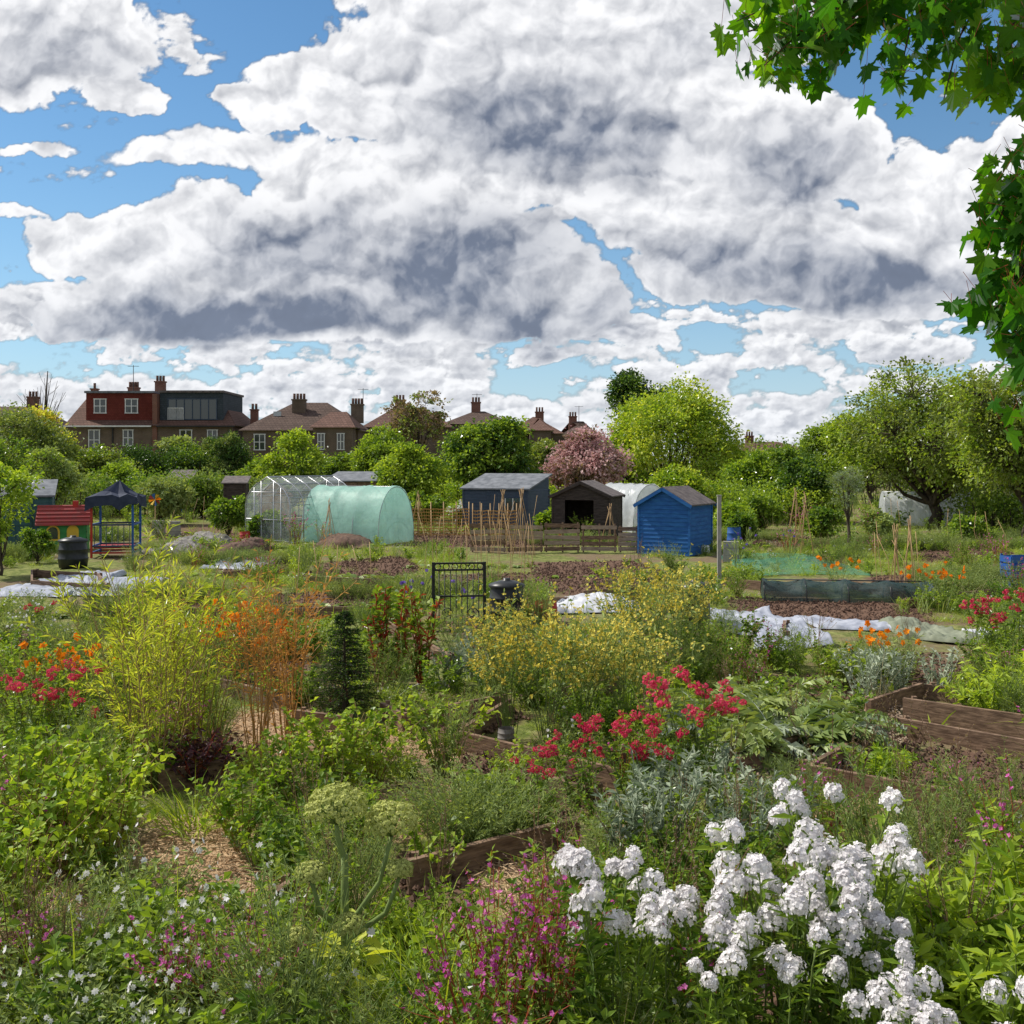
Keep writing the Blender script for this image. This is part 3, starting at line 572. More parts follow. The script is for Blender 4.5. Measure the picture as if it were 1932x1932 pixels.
tp('garden_tree',650,72,850,90,5000,GM,trunk=.1);tp('sycamore_tree',925,55,770,165,20000,GM,trunk=.12,lobes=18,lm2=GD,wf=.8);tp('garden_tree',1010,72,808,90,5000,GO,trunk=.1)
tp('cherry_blossom_tree',1095,56,812,165,10000,PPK,trunk=.2,lm2=GX,dens=.9,ragged=.12)
tp('horse_chestnut_tree',1192,95,678,135,14000,GD,trunk=.3,lobes=14,lm2=GM);tp('lime_tree',1265,66,712,225,26000,GB,trunk=.1,lobes=22,lm2=GY,ragged=.12)
tp('golden_shrub',1290,50,880,150,10000,GB,trunk=.05,lm2=GY);tp('pear_tree',1180,70,790,120,8000,GB,trunk=.1)
tp('garden_tree',1420,56,845,110,8000,GB,trunk=.08,lm2=GM);tp('bay_tree',1510,52,868,110,8000,GD,trunk=.08,lm2=GM);tp('plum_tree',1470,62,828,95,6000,GM,trunk=.08);tp('plum_tree',1385,70,832,95,5000,GM,trunk=.08)
tp('olive_tree',1600,34,868,78,4500,GG,trunk=.42,lobes=9,tr=.05,L=.08,wf=.3,lm2=GS)
tp('apple_tree',1760,48,725,330,34000,GO,trunk=.2,lobes=30,lm2=GB,tr=.26,ragged=.12,low=1.7);tp('apple_tree',1940,38,650,260,30000,GO,trunk=.25,lobes=26,lm2=GB,tr=.24,low=1.7,ragged=.12)
tp('oak_tree',1640,72,742,170,13000,GM,trunk=.12,lm2=GB);tp('oak_tree',1560,85,790,110,7000,GM,trunk=.1);tp('oak_tree',1830,80,700,190,13000,GM,trunk=.1)
tp('maple_sapling',0,27.5,845,130,3600,GB,trunk=.12,lobes=12,tr=.04,L=.12,wf=.8,dens=.8);tp('fig_shrub',70,31,985,60,1800,GM,trunk=.06,tr=.03,L=.11)
tp('shrub_rose',430,42,925,70,3000,GM,trunk=.05,tr=.04);tp('shrub_rose',500,40,960,60,2500,GM,trunk=.05,tr=.04);tp('elder_shrub',1380,42,945,80,4000,GB,trunk=.05,tr=.04)
tp('elder_shrub',1400,38,960,60,3000,GM,trunk=.05,tr=.04);tp('garden_shrub_tree',300,50,890,110,5000,GG,trunk=.05,tr=.05);tp('garden_shrub_tree',380,56,905,90,4000,GM,trunk=.05,tr=.05)
tp('fig_shrub',1440,46,930,90,4000,GM,trunk=.05,tr=.05);tp('currant_tree',1170,48,935,60,2500,GM,trunk=.1,tr=.04);tp('shrub_rose',870,47,935,60,2500,GM,trunk=.05,tr=.04,lm2=PW);tp('shrub_rose',1035,43,960,50,2000,GB,trunk=.05,tr=.04);tp('elder_shrub',800,50,925,80,3500,GM,trunk=.05,tr=.04);tp('shrub_rose',1545,40,955,70,3000,GM,trunk=.05,tr=.04);tp('shrub_rose',1655,40,960,60,2500,GG,trunk=.05,tr=.04);tp('shrub_rose',1820,38,965,70,2500,GM,trunk=.05,tr=.04)
def bare_tree():
    t=Thing('bare_tree',ax(85,80),80);mb=t.part('branches');r=np.random.default_rng(3);hh=az_(700,80)
    tube1(mb,[[0,0,0],[.1,0,hh*.4],[0,0,hh*.7],[.2,0,hh]],[.2,.15,.1,.03],BARK)
    S=stemset(16,hh*.6,2.2,r,wob=.12)+[0,0,hh*.38];tubes(mb,S,np.linspace(.06,.012,6)[None],BARK,3)
    P,T_,i=along(S,60,r,.3,.9);D=nz(T_+rv(60,r)*.8);tubes(mb,np.stack([P,P+D*.5,P+D*.9+[0,0,.2]],1),.012,BARK,3);t.done()
bare_tree()
def hedge(name,x0,x1,y,dep,h,n,L,lm,lm2=None):
    t=Thing(name,0,0,0);mb=t.part('leaves');nc=int((x1-x0)*dep*5)+30;c=np.stack([R.uniform(x0,x1,nc),R.uniform(y-dep/2,y+dep/2,nc),h*R.uniform(.1,1,nc)**.6],1)
    c[:,2]*=.7+.45*vn(c[:,0],c[:,1],.35);k=R.integers(0,nc,n);P=c[k]+R.normal(size=(n,3))*[.35,.3,.28];P[:,2]=np.maximum(P[:,2],.05)
    s=(vn(P[:,0],P[:,1],.3)+R.uniform(-.15,.15,n))>.55
    leafs(mb,P[~s],rv((~s).sum())+[0,-.3,.4],L,L*.6,lm);leafs(mb,P[s],rv(s.sum())+[0,-.3,.4],L,L*.6,lm2 or lm)
    S=np.stack([c*[1,1,0],c*[1,1,.5]+R.normal(size=c.shape)*.1,c],1)[::3];tubes(mb,S,.03,BARK,3);t.done()
hedge('privet_hedge',ax(235,78),ax(480,78),78,2.5,az_(838,78),20000,.2,GD,GM)
hedge('hedge',ax(600,74),ax(860,74),74,2.5,az_(862,74),14000,.2,GM,GD)
hedge('hedge',ax(980,72),ax(1400,72),72,2.,az_(868,72),15000,.2,GM,GO)
hedge('hedge',ax(-60,70),ax(240,70),70,2.5,az_(860,70),14000,.2,GM,GO)
hedge('hedge',ax(1350,76),ax(2050,76),76,2.5,az_(858,76),18000,.2,GM,GD)
hedge('distant_trees',-90,90,125,8,az_(836,125),24000,.45,GM,GO)
hedge('bramble_thicket',ax(100,56),ax(470,56),57,4,1.9,11000,.17,GG,GM)
hedge('bramble_thicket',ax(1180,50),ax(1600,50),52,4,1.9,13000,.16,GM,GB)
hedge('bramble_thicket',ax(760,60),ax(1060,60),60,3,1.8,7000,.17,GM,GB)
hedge('climbing_plants',ax(1850,44),ax(2050,44),46,3,1.6,6000,.15,GM,GO)
# overhanging maple -----------------------------------------------------------
def maple():
    t=Thing('maple_tree',0,0,0);mb=t.part('trunk_and_branches');lf=t.part('leaves');r=np.random.default_rng(5)
    q=lambda u,v,d:(ax(u,d),d,az_(v,d))
    base=(5.2,5.2,0);tube1(mb,[base,(5.15,5.2,2.),(5.,5.1,4.),(4.9,5.1,6.5),(5,5,9)],[.32,.26,.22,.15,.05],BARK,8)
    tw=[[(5,5.1,4.4),(3.6,4.6,5.2),q(2100,-220,4.2),q(1830,-60,4.),q(1620,-5,3.9),q(1410,60,3.8)],
        [(5,5.1,3.6),(3.6,4.6,4.6),(2.8,4.4,4.8),q(2080,80,4.1),q(2010,330,4.),q(1925,470,3.95)],
        [(5,5.1,3.),(3.9,4.6,3.9),(3.,4.3,4.2),q(2080,420,4.),q(1990,570,3.9),q(1930,720,3.9)],
        [(5,5.1,5),(4,4.6,6.5),(3,4.3,7),(2.2,4.2,6.8),(1.5,4,6),(1,4,5.3)]]
    for a in tw: tube1(mb,a,np.linspace(.05,.003,6)*[1,.8,.45,.28,.35,1],BARK,5)
    sub=[[q(1800,-50,4),q(1720,40,3.9),q(1700,130,3.85)],[q(1880,-60,4),q(1810,70,3.9),q(1780,190,3.85)],[q(1990,-60,4),q(1900,60,3.9),q(1860,190,3.85)],
     [q(1700,-30,4),q(1600,40,3.9),q(1550,120,3.8)],[q(1620,-5,3.9),q(1500,70,3.8),q(1440,125,3.8)],[q(1650,-60,4),q(1500,-10,3.9),q(1390,40,3.8)],[q(2000,60,4),q(1930,130,3.9),q(1910,180,3.8)],
     [q(1990,330,4),q(1930,400,3.9),q(1890,440,3.9)],[q(2000,300,4.1),q(1960,420,4),q(1915,560,3.9)],[q(2060,500,4),q(1970,640,3.9),q(1940,760,3.9)],[q(2030,330,4),q(1960,310,3.9),q(1930,330,3.9)],[q(2000,500,4),q(1930,500,3.9),q(1895,590,3.9)],
     [q(1900,-40,4),q(1760,0,3.9),q(1650,20,3.9)],[q(1990,0,4),q(1950,60,3.9),q(1930,150,3.8)],[q(2010,540,4),q(1960,580,3.9),q(1910,620,3.9)],[q(2020,640,4),q(1960,700,3.9),q(1935,790,3.9)],[q(1950,330,4),q(1900,380,3.9),q(1870,450,3.9)],[q(1960,520,4),q(1900,560,3.9),q(1865,590,3.9)]]
    for a in sub: tube1(mb,a,[.006,.004,.002],BARK,5)
    prof=[(-90,.10),(-70,.34),(-50,.30),(-32,.62),(-22,.55),(-12,.38),(2,.50),(12,.86),(20,.74),(28,.84),(40,.50),(52,.56),(66,.95),(76,.82),(90,1.15)]
    pr=prof+[(180-a,l) for a,l in prof[-2::-1]]
    sh=np.array([[l*math.cos(math.radians(a)),l*math.sin(math.radians(a))+.12] for a,l in pr]);ns=len(sh)
    def leafat(P):
        for p in P:
            p=p+r.normal(size=3)*[.06,.10,.05];sz=r.uniform(.045,.078)
            ydir=nz(np.array([r.normal()*.6,r.normal()*.4,-.75+r.normal()*.35]));n=nz(np.array([r.normal()*.7,-.6+r.normal()*.7,.7+r.normal()*.4]));xdir=nz(np.cross(ydir,n));n=np.cross(xdir,ydir)
            X=sh[:,:1]*xdir*sz*1.05+sh[:,1:]*ydir*sz+n*(np.abs(sh[:,:1])*.25*sz-.15*sz*sh[:,1:]**2)
            V=np.concatenate([[p],p+X]);i=np.arange(1,ns);lf.add(V,np.stack([0*i,i,i+1],1),GMAP)
            tube1(mb,[p,p-ydir*sz*1.2],.001,STR,3)
    for a in sub: 
        a=np.array(a);S=a[None];P,_,_=along(S,44,r,.0,1.);leafat(P)
    for a in tw[:3]: P,_,_=along(np.array(a)[None],80,r,.55,1.);leafat(P)
    P,_,_=along(np.array(tw[3])[None],60,r,.3,1.);leafat(P+r.normal(size=P.shape)*.25)
    for k in range(600):
        u=rv(1,r)[0]*[2.2,2.,2.4]+[5.3,5.4,7.2]
        if u[0]/u[1]*F+UC>2080 or VH-(u[2]-H)/u[1]*F<-130: leafat([u])
    t.done()
maple()
# ---------------------------------------------------------------- sheds
def wallb(mb,a,b,hw,hr,m,bw=.13,gable=False):
    a=np.array(a,float);b=np.array(b,float);t=b-a;w=np.linalg.norm(t);t/=w;n=np.array([t[1],-t[0],0.]);z=0.;top=hr if gable else hw;mid=(a+b)/2
    V=[];Fc=[]
    while z<top-1e-3:
        z1=min(z+bw,top)
        def hwid(zz):
            return w/2 if (zz<=hw or not gable) else w/2*max(0,(hr-zz)/(hr-hw))
        h0=hwid(z);h1=hwid(z1);k=len(V)
        V+=[mid-t*h0+n*.022+[0,0,z],mid+t*h0+n*.022+[0,0,z],mid+t*h1+n*.004+[0,0,z1],mid-t*h1+n*.004+[0,0,z1],mid-t*h0+[0,0,z],mid+t*h0+[0,0,z]]
        Fc+=[[k,k+1,k+2,k+3],[k+4,k+5,k+1,k]];z=z1
    mb.add(V,Fc,m)
def shed(name,x,y,w,d,hw,hr,rot,wall,roof,trim=None,door=True,window=None,opening=False,pent=False):
    t=Thing(name,x,y,0,rot);W_=t.part('walls');Rf=t.part('roof');trim=trim or wall
    c=[(-w/2,-d/2,0),(w/2,-d/2,0),(w/2,d/2,0),(-w/2,d/2,0)]
    if opening:
        wallb(W_,c[0],(-w*.28,-d/2,0),hw,hr,wall);wallb(W_,(w*.22,-d/2,0),c[1],hw,hr,wall);box(W_,-w*.28,w*.22,-d/2,-d/2+.04,hw*.9,hw*1.0,wall)
        box(W_,-w/2+.03,w/2-.03,-d/2+.05,d/2-.05,.0,.05,wall)
    else: wallb(W_,c[0],c[1],hw,hr,wall,gable=not pent)
    wallb(W_,c[1],c[2],hw,hr,wall);wallb(W_,c[2],c[3],hw,hr,wall,gable=not pent);wallb(W_,c[3],c[0],hw,hr,wall)
    o=.12
    if pent:
        V=[(-w/2-o,-d/2-o,hw),(w/2+o,-d/2-o,hw),(w/2+o,d/2+o,hr),(-w/2-o,d/2+o,hr)]
        V=np.array(V+[(a,b,cc+.06) for a,b,cc in V]);Rf.add(V,BF,roof)
        W_.add([(-w/2,d/2,hw),(w/2,d/2,hw),(w/2,d/2,hr),(-w/2,d/2,hr)],[[0,1,2,3]],wall)
        W_.add([(w/2,-d/2,hw),(w/2,d/2,hw),(w/2,d/2,hr)],[[0,1,2]],wall);W_.add([(-w/2,-d/2,hw),(-w/2,d/2,hw),(-w/2,d/2,hr)],[[0,2,1]],wall)
    else:
        sl=(hr-hw)/(w/2)
        for sg in (-1,1):
            e=w/2+o;V=[(0,-d/2-o,hr+.01),(sg*e,-d/2-o,hw-sl*o+.01),(sg*e,d/2+o,hw-sl*o+.01),(0,d/2+o,hr+.01)]
            V=np.array(V+[(a,b,cc+.045) for a,b,cc in V]);Rf.add(V,BF if sg>0 else BF[:,::-1],roof)
            for yy in (-d/2-o-.015,d/2+o+.015): beam(t.part('bargeboards'),(0,yy,hr-.02),(sg*e,yy,hw-sl*o-.02),.025,.1,trim)
        if opening:
            W_.add([(-w/2,-d/2-.01,hw),(w/2,-d/2-.01,hw),(0,-d/2-.01,hr)],[[0,1,2]],wall)
    for cx,cy in ((-w/2,-d/2),(w/2,-d/2),(w/2,d/2),(-w/2,d/2)): box(t.part('corner_posts'),cx-.035,cx+.035,cy-.035,cy+.035,0,hw,trim)
    if door and not opening:
        D=t.part('door');x0,x1=-.36,.36;yy=-d/2-.026
        for k in range(6): box(D,x0+k*.12+.003,x0+(k+1)*.12-.003,yy-.02,yy,.08,hw-.05,trim)
        for zz in (.2,hw*.5,hw-.2): box(D,x0,x1,yy-.04,yy-.02,zz-.045,zz+.045,trim)
        box(t.part('latch'),x1-.1,x1-.06,yy-.06,yy-.04,hw*.5+.08,hw*.5+.2,IRON)
    if window:
        x0,x1,z0,z1=window;yy=-d/2-.06;g=t.part('window');box(g,x0,x1,yy,yy+.005,z0,z1,GLASS)
        for a in (x0,x1,(x0+x1)/2): box(g,a-.02,a+.02,yy-.02,yy,z0,z1,WHITE)
    t.done()
shed('blue_garden_shed',ax(1278,34),34.4,1.7,1.9,1.6,2.08,-math.radians(31),BLUE,FELT,door=False)
shed('slate_blue_shed',ax(955,44),46.,3.0,2.2,1.75,2.35,-math.radians(25),NAVY,FELT2,pent=True,window=(.5,1.2,.9,1.4))
shed('dark_open_shed',ax(1112,40),41,2.2,2.,1.65,2.15,-math.radians(18),WDARK,FELT,opening=True)
shed('tall_dark_shed',ax(446,50),50,.95,1.,1.9,2.2,.1,WDARK,FELT,pent=True)
shed('long_brown_shed',ax(674,56),56,2.7,2.,1.9,2.35,-.2,WOOD,FELT2,pent=True,window=(-1.1,-.4,1.1,1.6))
shed('orange_timber_shed',ax(508,44),45,1.2,1.2,1.6,2.1,.25,WORG,FELT)
shed('small_blue_shed',ax(343,62),62,1.3,1.2,1.9,2.4,.1,BLUE,FELT,pent=True)
shed('green_shed',ax(15,35),36,1.9,1.6,1.75,2.25,.35,BGREEN,FELT2,pent=True)
# ---------------------------------------------------------------- greenhouse & tunnels
def arch(w,h,n=12,sq=1.):
    a=np.linspace(0,np.pi,n);return np.stack([-np.cos(a)*w/2,np.abs(np.sin(a))**sq*h],1)
def tunnel(name,x,y,w,h,l,rot,cover,hoop,nh=5,endc=True,sag=.05,hr=.014):
    t=Thing(name,x,y,0,rot);c=t.part('cover');hp=t.part('hoops');n=21;a=arch(w,h,n,.75);nu=nh*8-7;ys=np.linspace(-l/2,l/2,nu)
    V=[]
    for i,yy in enumerate(ys):
        ph=abs(math.sin(math.pi*i/8));s=1-sag*ph
        V.append(np.stack([a[:,0]*s,np.full(n,yy),a[:,1]*(1-sag*.5*ph)],1)+R.normal(size=(n,3))*.016)
    V=np.array(V);V[:,0,2]=0;V[:,-1,2]=0;i=np.arange(nu*n).reshape(nu,n);c.add(V.reshape(-1,3),np.stack([i[:-1,:-1],i[1:,:-1],i[1:,1:],i[:-1,1:]],-1).reshape(-1,4),cover,True)
    if endc:
        for e,yy in ((0,-l/2),(1,l/2)):
            k=np.stack([a[:,0],np.full(n,yy),a[:,1]],1);c.add(np.concatenate([[[0,yy,0]],k]),[[0,j,j+1] for j in range(1,n)],cover)
    for k in range(nh):
        yy=-l/2+l*k/(nh-1);tube1(hp,np.stack([a[:,0]*.985,np.full(n,yy),a[:,1]*.985],1),hr,hoop,5)
    tube1(hp,[(0,-l/2,h*.985),(0,l/2,h*.985)],hr,hoop,5);t.done()
tunnel('mint_polytunnel',ax(672,39),39.4,2.3,2.05,3.4,math.radians(62),MINT,ALU,4,sag=.04)
tunnel('white_polytunnel',ax(1195,45),46,1.9,2.,3.,.5,POLY,ALU)
tunnel('long_white_polytunnel',ax(1745,50),50.,2.1,1.55,3.8,math.radians(80),POLY,ALU)
def greenhouse():
    w=2.5;l=3.2;t=Thing('greenhouse',ax(572,41),40.6,0,-math.radians(38));f=t.part('frame');g=t.part('glazing')
    pr=[(-w/2,0),(-w/2,.8),(-w/2,1.35),(-w/2+.08,1.62),(-w/2+.28,1.85),(-.6,2.1),(0,2.36)];pr=pr+[(-a,b) for a,b in pr[-2::-1]];pr=np.array(pr);n=len(pr)
    ys=np.linspace(-l/2,l/2,6)
    for yy in ys: tube1(f,np.stack([pr[:,0],np.full(n,yy),pr[:,1]],1),.025,ALU,5)
    for k in range(n):
        tube1(f,[(pr[k,0],-l/2,pr[k,1]),(pr[k,0],l/2,pr[k,1])],.016 if k not in(0,6,n-1) else .035,ALU,5)
    for yy in (-l/2,l/2):
        for xx in (-.75,-.35,.35,.75): zt=np.interp(xx,pr[:,0],pr[:,1]);tube1(f,[(xx,yy,0),(xx,yy,zt)],.02,ALU,5)
        for zz in (.05,.8,1.8): hw=w/2 if zz<1.4 else w/2-.24;tube1(f,[(-hw,yy,zz),(hw,yy,zz)],.02,ALU,5)
        g.add(np.concatenate([[[0,yy,0]],np.stack([pr[:,0]*.99,np.full(n,yy),pr[:,1]*.99],1)]),[[0,j,j+1] for j in range(1,n)],GHG)
    for i in range(5):
        for j in range(n-1):
            a=pr[j];b=pr[j+1];g.add([(a[0],ys[i]+.01,a[1]),(a[0],ys[i+1]-.01,a[1]),(b[0],ys[i+1]-.01,b[1]),(b[0],ys[i]+.01,b[1])],[[0,1,2,3]],GHG)
    s=t.part('staging');box(s,-1.1,-.5,-1.4,1.4,.72,.76,WOOD2)
    for yy in(-1.3,0,1.3): box(s,-1.08,-1.03,yy,yy+.05,0,.72,WOOD2);box(s,-.57,-.52,yy,yy+.05,0,.72,WOOD2)
    t.done()
greenhouse()
# ---------------------------------------------------------------- garden objects
def pallet_fence():
    t=Thing('pallet_fence',0,0,0);mb=t.part('slats');x=ax(888,35.);xe=ax(1212,34.8)
    while x<xe:
        w=1.15;y=34.6+R.uniform(-.06,.06);top=.78+R.uniform(-.05,.08)
        for z in np.linspace(.1,top,5):
            if R.uniform()<.94: beam(mb,(x,y,z+R.uniform(-.02,.02)),(min(x+w,xe+.1),y,z+R.uniform(-.03,.03)),.02,.125,WOOD2 if R.uniform()<.75 else WOOD)
        for xx in (x+.05,x+w/2,x+w-.08): box(mb,xx,xx+.05,y+.012,y+.09,0,top+.1,WOOD)
        x+=w+.04
    t.done()
pallet_fence()
def net_fence(u0,u1,d,h):
    t=Thing('orange_mesh_fence',0,0,0);mb=t.part('mesh');x0=ax(u0,d);x1=ax(u1,d);n=int((x1-x0)/.09)
    for k in range(n+1):
        x=x0+(x1-x0)*k/n;beam(mb,(x,d+.05*math.sin(k*.4),.05),(x,d+.05*math.sin(k*.4),h-.03*math.sin(k*.25)**2),.012,.03,ORNET)
    for j in range(9):
        z=.08+j*(h-.1)/8;P=[(x0+(x1-x0)*k/20,d+.05*math.sin(k*n/20*.4),z-.03*math.sin(k)**2) for k in range(21)]
        for a,b in zip(P[:-1],P[1:]): beam(mb,a,b,.012,.035,ORNET)
    po=t.part('posts')
    for k in range(6): x=x0+(x1-x0)*k/5;tube1(po,[(x,d+.04,0),(x,d+.04,h+.25)],.025,CANE,5)
    t.done()
net_fence(765,885,42,1.1);net_fence(892,975,40.5,1.1)
def white_post():
    x,y=gp(1357,1128);t=Thing('white_post',x,y,0);box(t.part('post'),-.04,.04,-.04,.04,0,2.18,PATH);box(t.part('post'),-.05,.05,-.05,.05,2.18,2.2,PATH);t.done()
white_post()
def canes():
    def wig(u,v,h,n,rr):
        x,y=gp(u,v);t=Thing('bamboo_wigwam',x,y);mb=t.part('canes')
        for k in range(n):
            a=6.28*k/n+.3;d=np.array([math.cos(a)*rr,math.sin(a)*rr,0]);e=-d*.12+[R.normal()*.03,0,h*R.uniform(.93,1.05)];tube1(mb,[d,d*.5+e*.5,e],.010,CANE,5)
        t.done()
    wig(950,1045,2.0,6,.45);wig(985,1050,2.05,6,.4);wig(1150,1035,1.5,6,.4);wig(1500,1040,2.,6,.35);wig(1518,1045,1.9,5,.35);wig(790,1010,1.7,5,.5);wig(1690,1120,1.5,5,.15);wig(1715,1110,1.7,4,.15);wig(620,1030,1.6,5,.3)
    def row(u0,u1,v0,v1,n,h):
        t=Thing('bamboo_cane_row',0,0);mb=t.part('canes')
        for k in range(n):
            f=k/(n-1);x,y=gp(u0+(u1-u0)*f,v0+(v1-v0)*f);hh=h*R.uniform(.8,1.1);tube1(mb,[(x,y,0),(x+R.normal()*.06,y+.2,hh/2),(x+R.normal()*.12,y+.4,hh)],.007,CANE,5)
        t.done()
    row(800,1000,1085,1095,12,1.7);row(830,1010,1105,1110,9,1.6);row(1655,1740,1100,1130,8,1.4);row(560,700,1130,1120,5,1.2);row(330,420,990,1000,6,1.4);row(1790,1900,1030,1040,5,1.2);row(880,1010,1060,1050,6,1.8);row(1600,1700,1010,1010,6,1.5)
canes()
def gate():
    x,y=gp(866,1205);t=Thing('iron_garden_gate',x,y,0,.12);mb=t.part('frame');b=t.part('bars');w=.84;h=1.26
    for xx in (-w/2,w/2): box(mb,xx-.025,xx+.025,-.025,.025,0,h,IRON)
    for zz in (.12,.7,h-.13,h-.02): box(mb,-w/2+.025,w/2-.025,-.016,.016,zz-.015,zz+.015,IRON)
    for k in range(1,9):
        xx=-w/2+w*k/9;tube1(b,[(xx,0,.12),(xx,0,h-.13)],.009,IRON,5)
    for k in range(6):
        cx=-w/2+w*(k+.5)/6;a=np.linspace(0,6.28,13);tube1(b,np.stack([cx+.05*np.cos(a),0*a,h-.075+.05*np.sin(a)],1),.008,IRON,5)
    for k in range(2):
        cx=-.2+.42*k;a=np.linspace(0,9,22);r_=.1*(1-a/11);tube1(b,np.stack([cx+r_*np.cos(a),0*a-.012,.42+r_*np.sin(a)],1),.009,IRON,5)
    t.done()
gate()
def lathe(t,pn,prof,m,n=24):
    pr=np.array(prof);a=np.linspace(0,2*np.pi,n,endpoint=False);V=np.stack([pr[:,0:1]*np.cos(a),pr[:,0:1]*np.sin(a),np.repeat(pr[:,1:2],n,1)],-1);i=np.arange(len(pr)*n).reshape(-1,n);j=np.roll(i,-1,1)
    t.part(pn).add(V.reshape(-1,3),np.stack([i[:-1],j[:-1],j[1:],i[1:]],-1).reshape(-1,4),m,True)
def bin_(name,u,v,r,h,m,lid=True):
    x,y=gp(u,v);t=Thing(name,x,y);lathe(t,'body',[(r*.0,0),(r*.92,0),(r*1.,h*.3),(r*1.02,h*.32),(r*.97,h*.34),(r*.95,h*.62),(r*.98,h*.64),(r*.93,h*.66),(r*.88,h*.92)],m)
    if lid: lathe(t,'lid',[(r*.98,h*.9),(r*1.0,h*.93),(r*.98,h*.97),(r*.5,h*1.05),(r*.2,h*1.07),(r*.2,h*1.12),(0,h*1.12)],m)
    t.done()
bin_('black_compost_bin',956,1175,.33,.72,BLKP);bin_('water_butt',138,1070,.4,.78,BLKP);bin_('red_bucket',1030,1172,.22,.4,REDP,False)
bin_('plant_pot',955,1400,.09,.16,STONE,False);bin_('plant_pot',1160,1460,.12,.2,BLKP,False);bin_('terracotta_pot',640,1330,.12,.2,REDR,False);bin_('plant_pot',50,1850,.1,.18,BLKP,False);bin_('compost_bin',1310,1190,.28,.8,BLKP)
bin_('red_bucket',1062,1018,.2,.4,REDP,False);bin_('blue_drum',1385,1030,.25,.7,BLUP,False);bin_('green_bucket',1075,1020,.2,.4,GRNP,False);bin_('plant_pot',1330,1045,.15,.3,WHITE,False);bin_('red_bucket',462,1022,.2,.4,REDP,False)
def playhouse():
    t=Thing('toy_playhouse',ax(134,36),35.5,0,.3);w=1.4;d=1.2;hw=.95;hr=1.42;b=t.part('walls')
    for (a,c) in (((-w/2,-d/2),(w/2,-d/2)),((w/2,-d/2),(w/2,d/2)),((w/2,d/2),(-w/2,d/2)),((-w/2,d/2),(-w/2,-d/2))): wallb(b,(*a,0),(*c,0),hw,hr,GRNP,.2)
    for s in(-1,1): b.add([(s*w/2,-d/2,hw),(s*w/2,d/2,hw),(s*w/2,0,hr)],[[0,1,2]],YELP)
    r=t.part('roof')
    for s in (-1,1):
        V=[(-w/2-.12,0,hr+.02),(w/2+.12,0,hr+.02),(w/2+.12,s*(d/2+.15),hw-.1),(-w/2-.12,s*(d/2+.15),hw-.1)];V=np.array(V+[(p,q,z+.05) for p,q,z in V]);r.add(V,BF,REDR)
        for k in range(5): f=(k+.5)/5;box(r,-w/2-.13,w/2+.13,s*(d/2+.15)*f-.02,s*(d/2+.15)*f+.02,hr+.07-(hr-hw+.1)*f,hr+.10-(hr-hw+.1)*f,REDR)
    o=t.part('door_and_windows');yy=-d/2-.03
    def archp(cx,w_,z0,z1,m,y_):
        a=np.linspace(0,np.pi,9);V=[(cx-w_/2,y_,z0),(cx+w_/2,y_,z0)]+[(cx+w_/2*math.cos(q),y_,z1-w_/2+w_/2*math.sin(q)) for q in a];o.add(V,[list(range(len(V)))],m)
    archp(.3,.36,.02,.85,YELP,yy);archp(-.3,.42,.35,.85,YELP,yy);archp(-.3,.3,.41,.8,GLASS,yy-.006)
    box(t.part('chimney'),.25,.42,-.1,.1,hr-.1,hr+.2,REDP);t.done()
playhouse()
def gazebo():
    t=Thing('play_frame_with_canopy',ax(215,33),33.2,0,.15);p=t.part('posts');w=1.2;h=1.8
    for i,(a,b) in enumerate(((-1,-1),(1,-1),(1,1),(-1,1))): box(p,a*w/2-.03,a*w/2+.03,b*w/2-.03,b*w/2+.03,0,h,BLUP if i!=0 else REDP)
    for z,m in ((.15,REDP),(.35,NAVY),(1.0,NAVY)):
        for s in(-1,1): box(p,-w/2+.031,w/2-.031,s*w/2-.022,s*w/2+.022,z-.025,z+.025,m);box(p,s*w/2-.022,s*w/2+.022,-w/2+.031,w/2-.031,z-.026,z+.026,BLUP)
    for k in range(7): x=-w/2+w*(k+.5)/7;tube1(p,[(x,-w/2,.35),(x,-w/2,1.0)],.012,NAVY,5)
    c=t.part('canopy');e=w/2+.15;V=[(0.1,0,h+.55)];rim=[]
    for k in range(24):
        s=k/6;j=int(s);f=s-j;cs=[(-e,-e),(e,-e),(e,e),(-e,e),(-e,-e)];a=np.array(cs[j])*(1-f)+np.array(cs[j+1])*f;sag=.14*math.sin(math.pi*f);rim.append((*(a*(1-sag)),h+.02+.08*math.sin(math.pi*f)+R.normal()*.04))
    mid=[(x*.5+R.normal()*.04,y*.5,z*.5+(h+.5)*.5-.1+R.normal()*.05) for x,y,z in rim];low=[(x*1.02,y*1.02,z-.25+R.normal()*.08) for x,y,z in rim]
    V=V+mid+rim+low
    c.add(V,[[0,1+k,1+(k+1)%24] for k in range(24)],CANV)
    Q=[[1+k+24*r_,1+k+24*(r_+1),1+(k+1)%24+24*(r_+1),1+(k+1)%24+24*r_] for r_ in range(2) for k in range(24)];c.add(V,Q,CANV)
    bx=t.part('platform');box(bx,-w/2+.05,w/2-.05,-w/2+.05,w/2-.05,.28,.33,REDP);t.done()
gazebo()
def pinwheel(u,v,h):
    x,y=gp(u,v);t=Thing('garden_pinwheel',x,y);tube1(t.part('pole'),[(0,0,0),(0,0,h)],.02,CANE,5);b=t.part('vanes');cs=[POR,YELP,BLUP,REDP]
    for k in range(8):
        a=6.28*k/8;c,s=math.cos(a),math.sin(a);c2,s2=math.cos(a+.5),math.sin(a+.5);b.add([(0,-.05,h),(.28*c,-.06,h+.28*s),(.24*c2,-.14,h+.24*s2)],[[0,1,2]],cs[k%4])
    t.done()
pinwheel(278,990,1.6);pinwheel(293,1000,1.3)
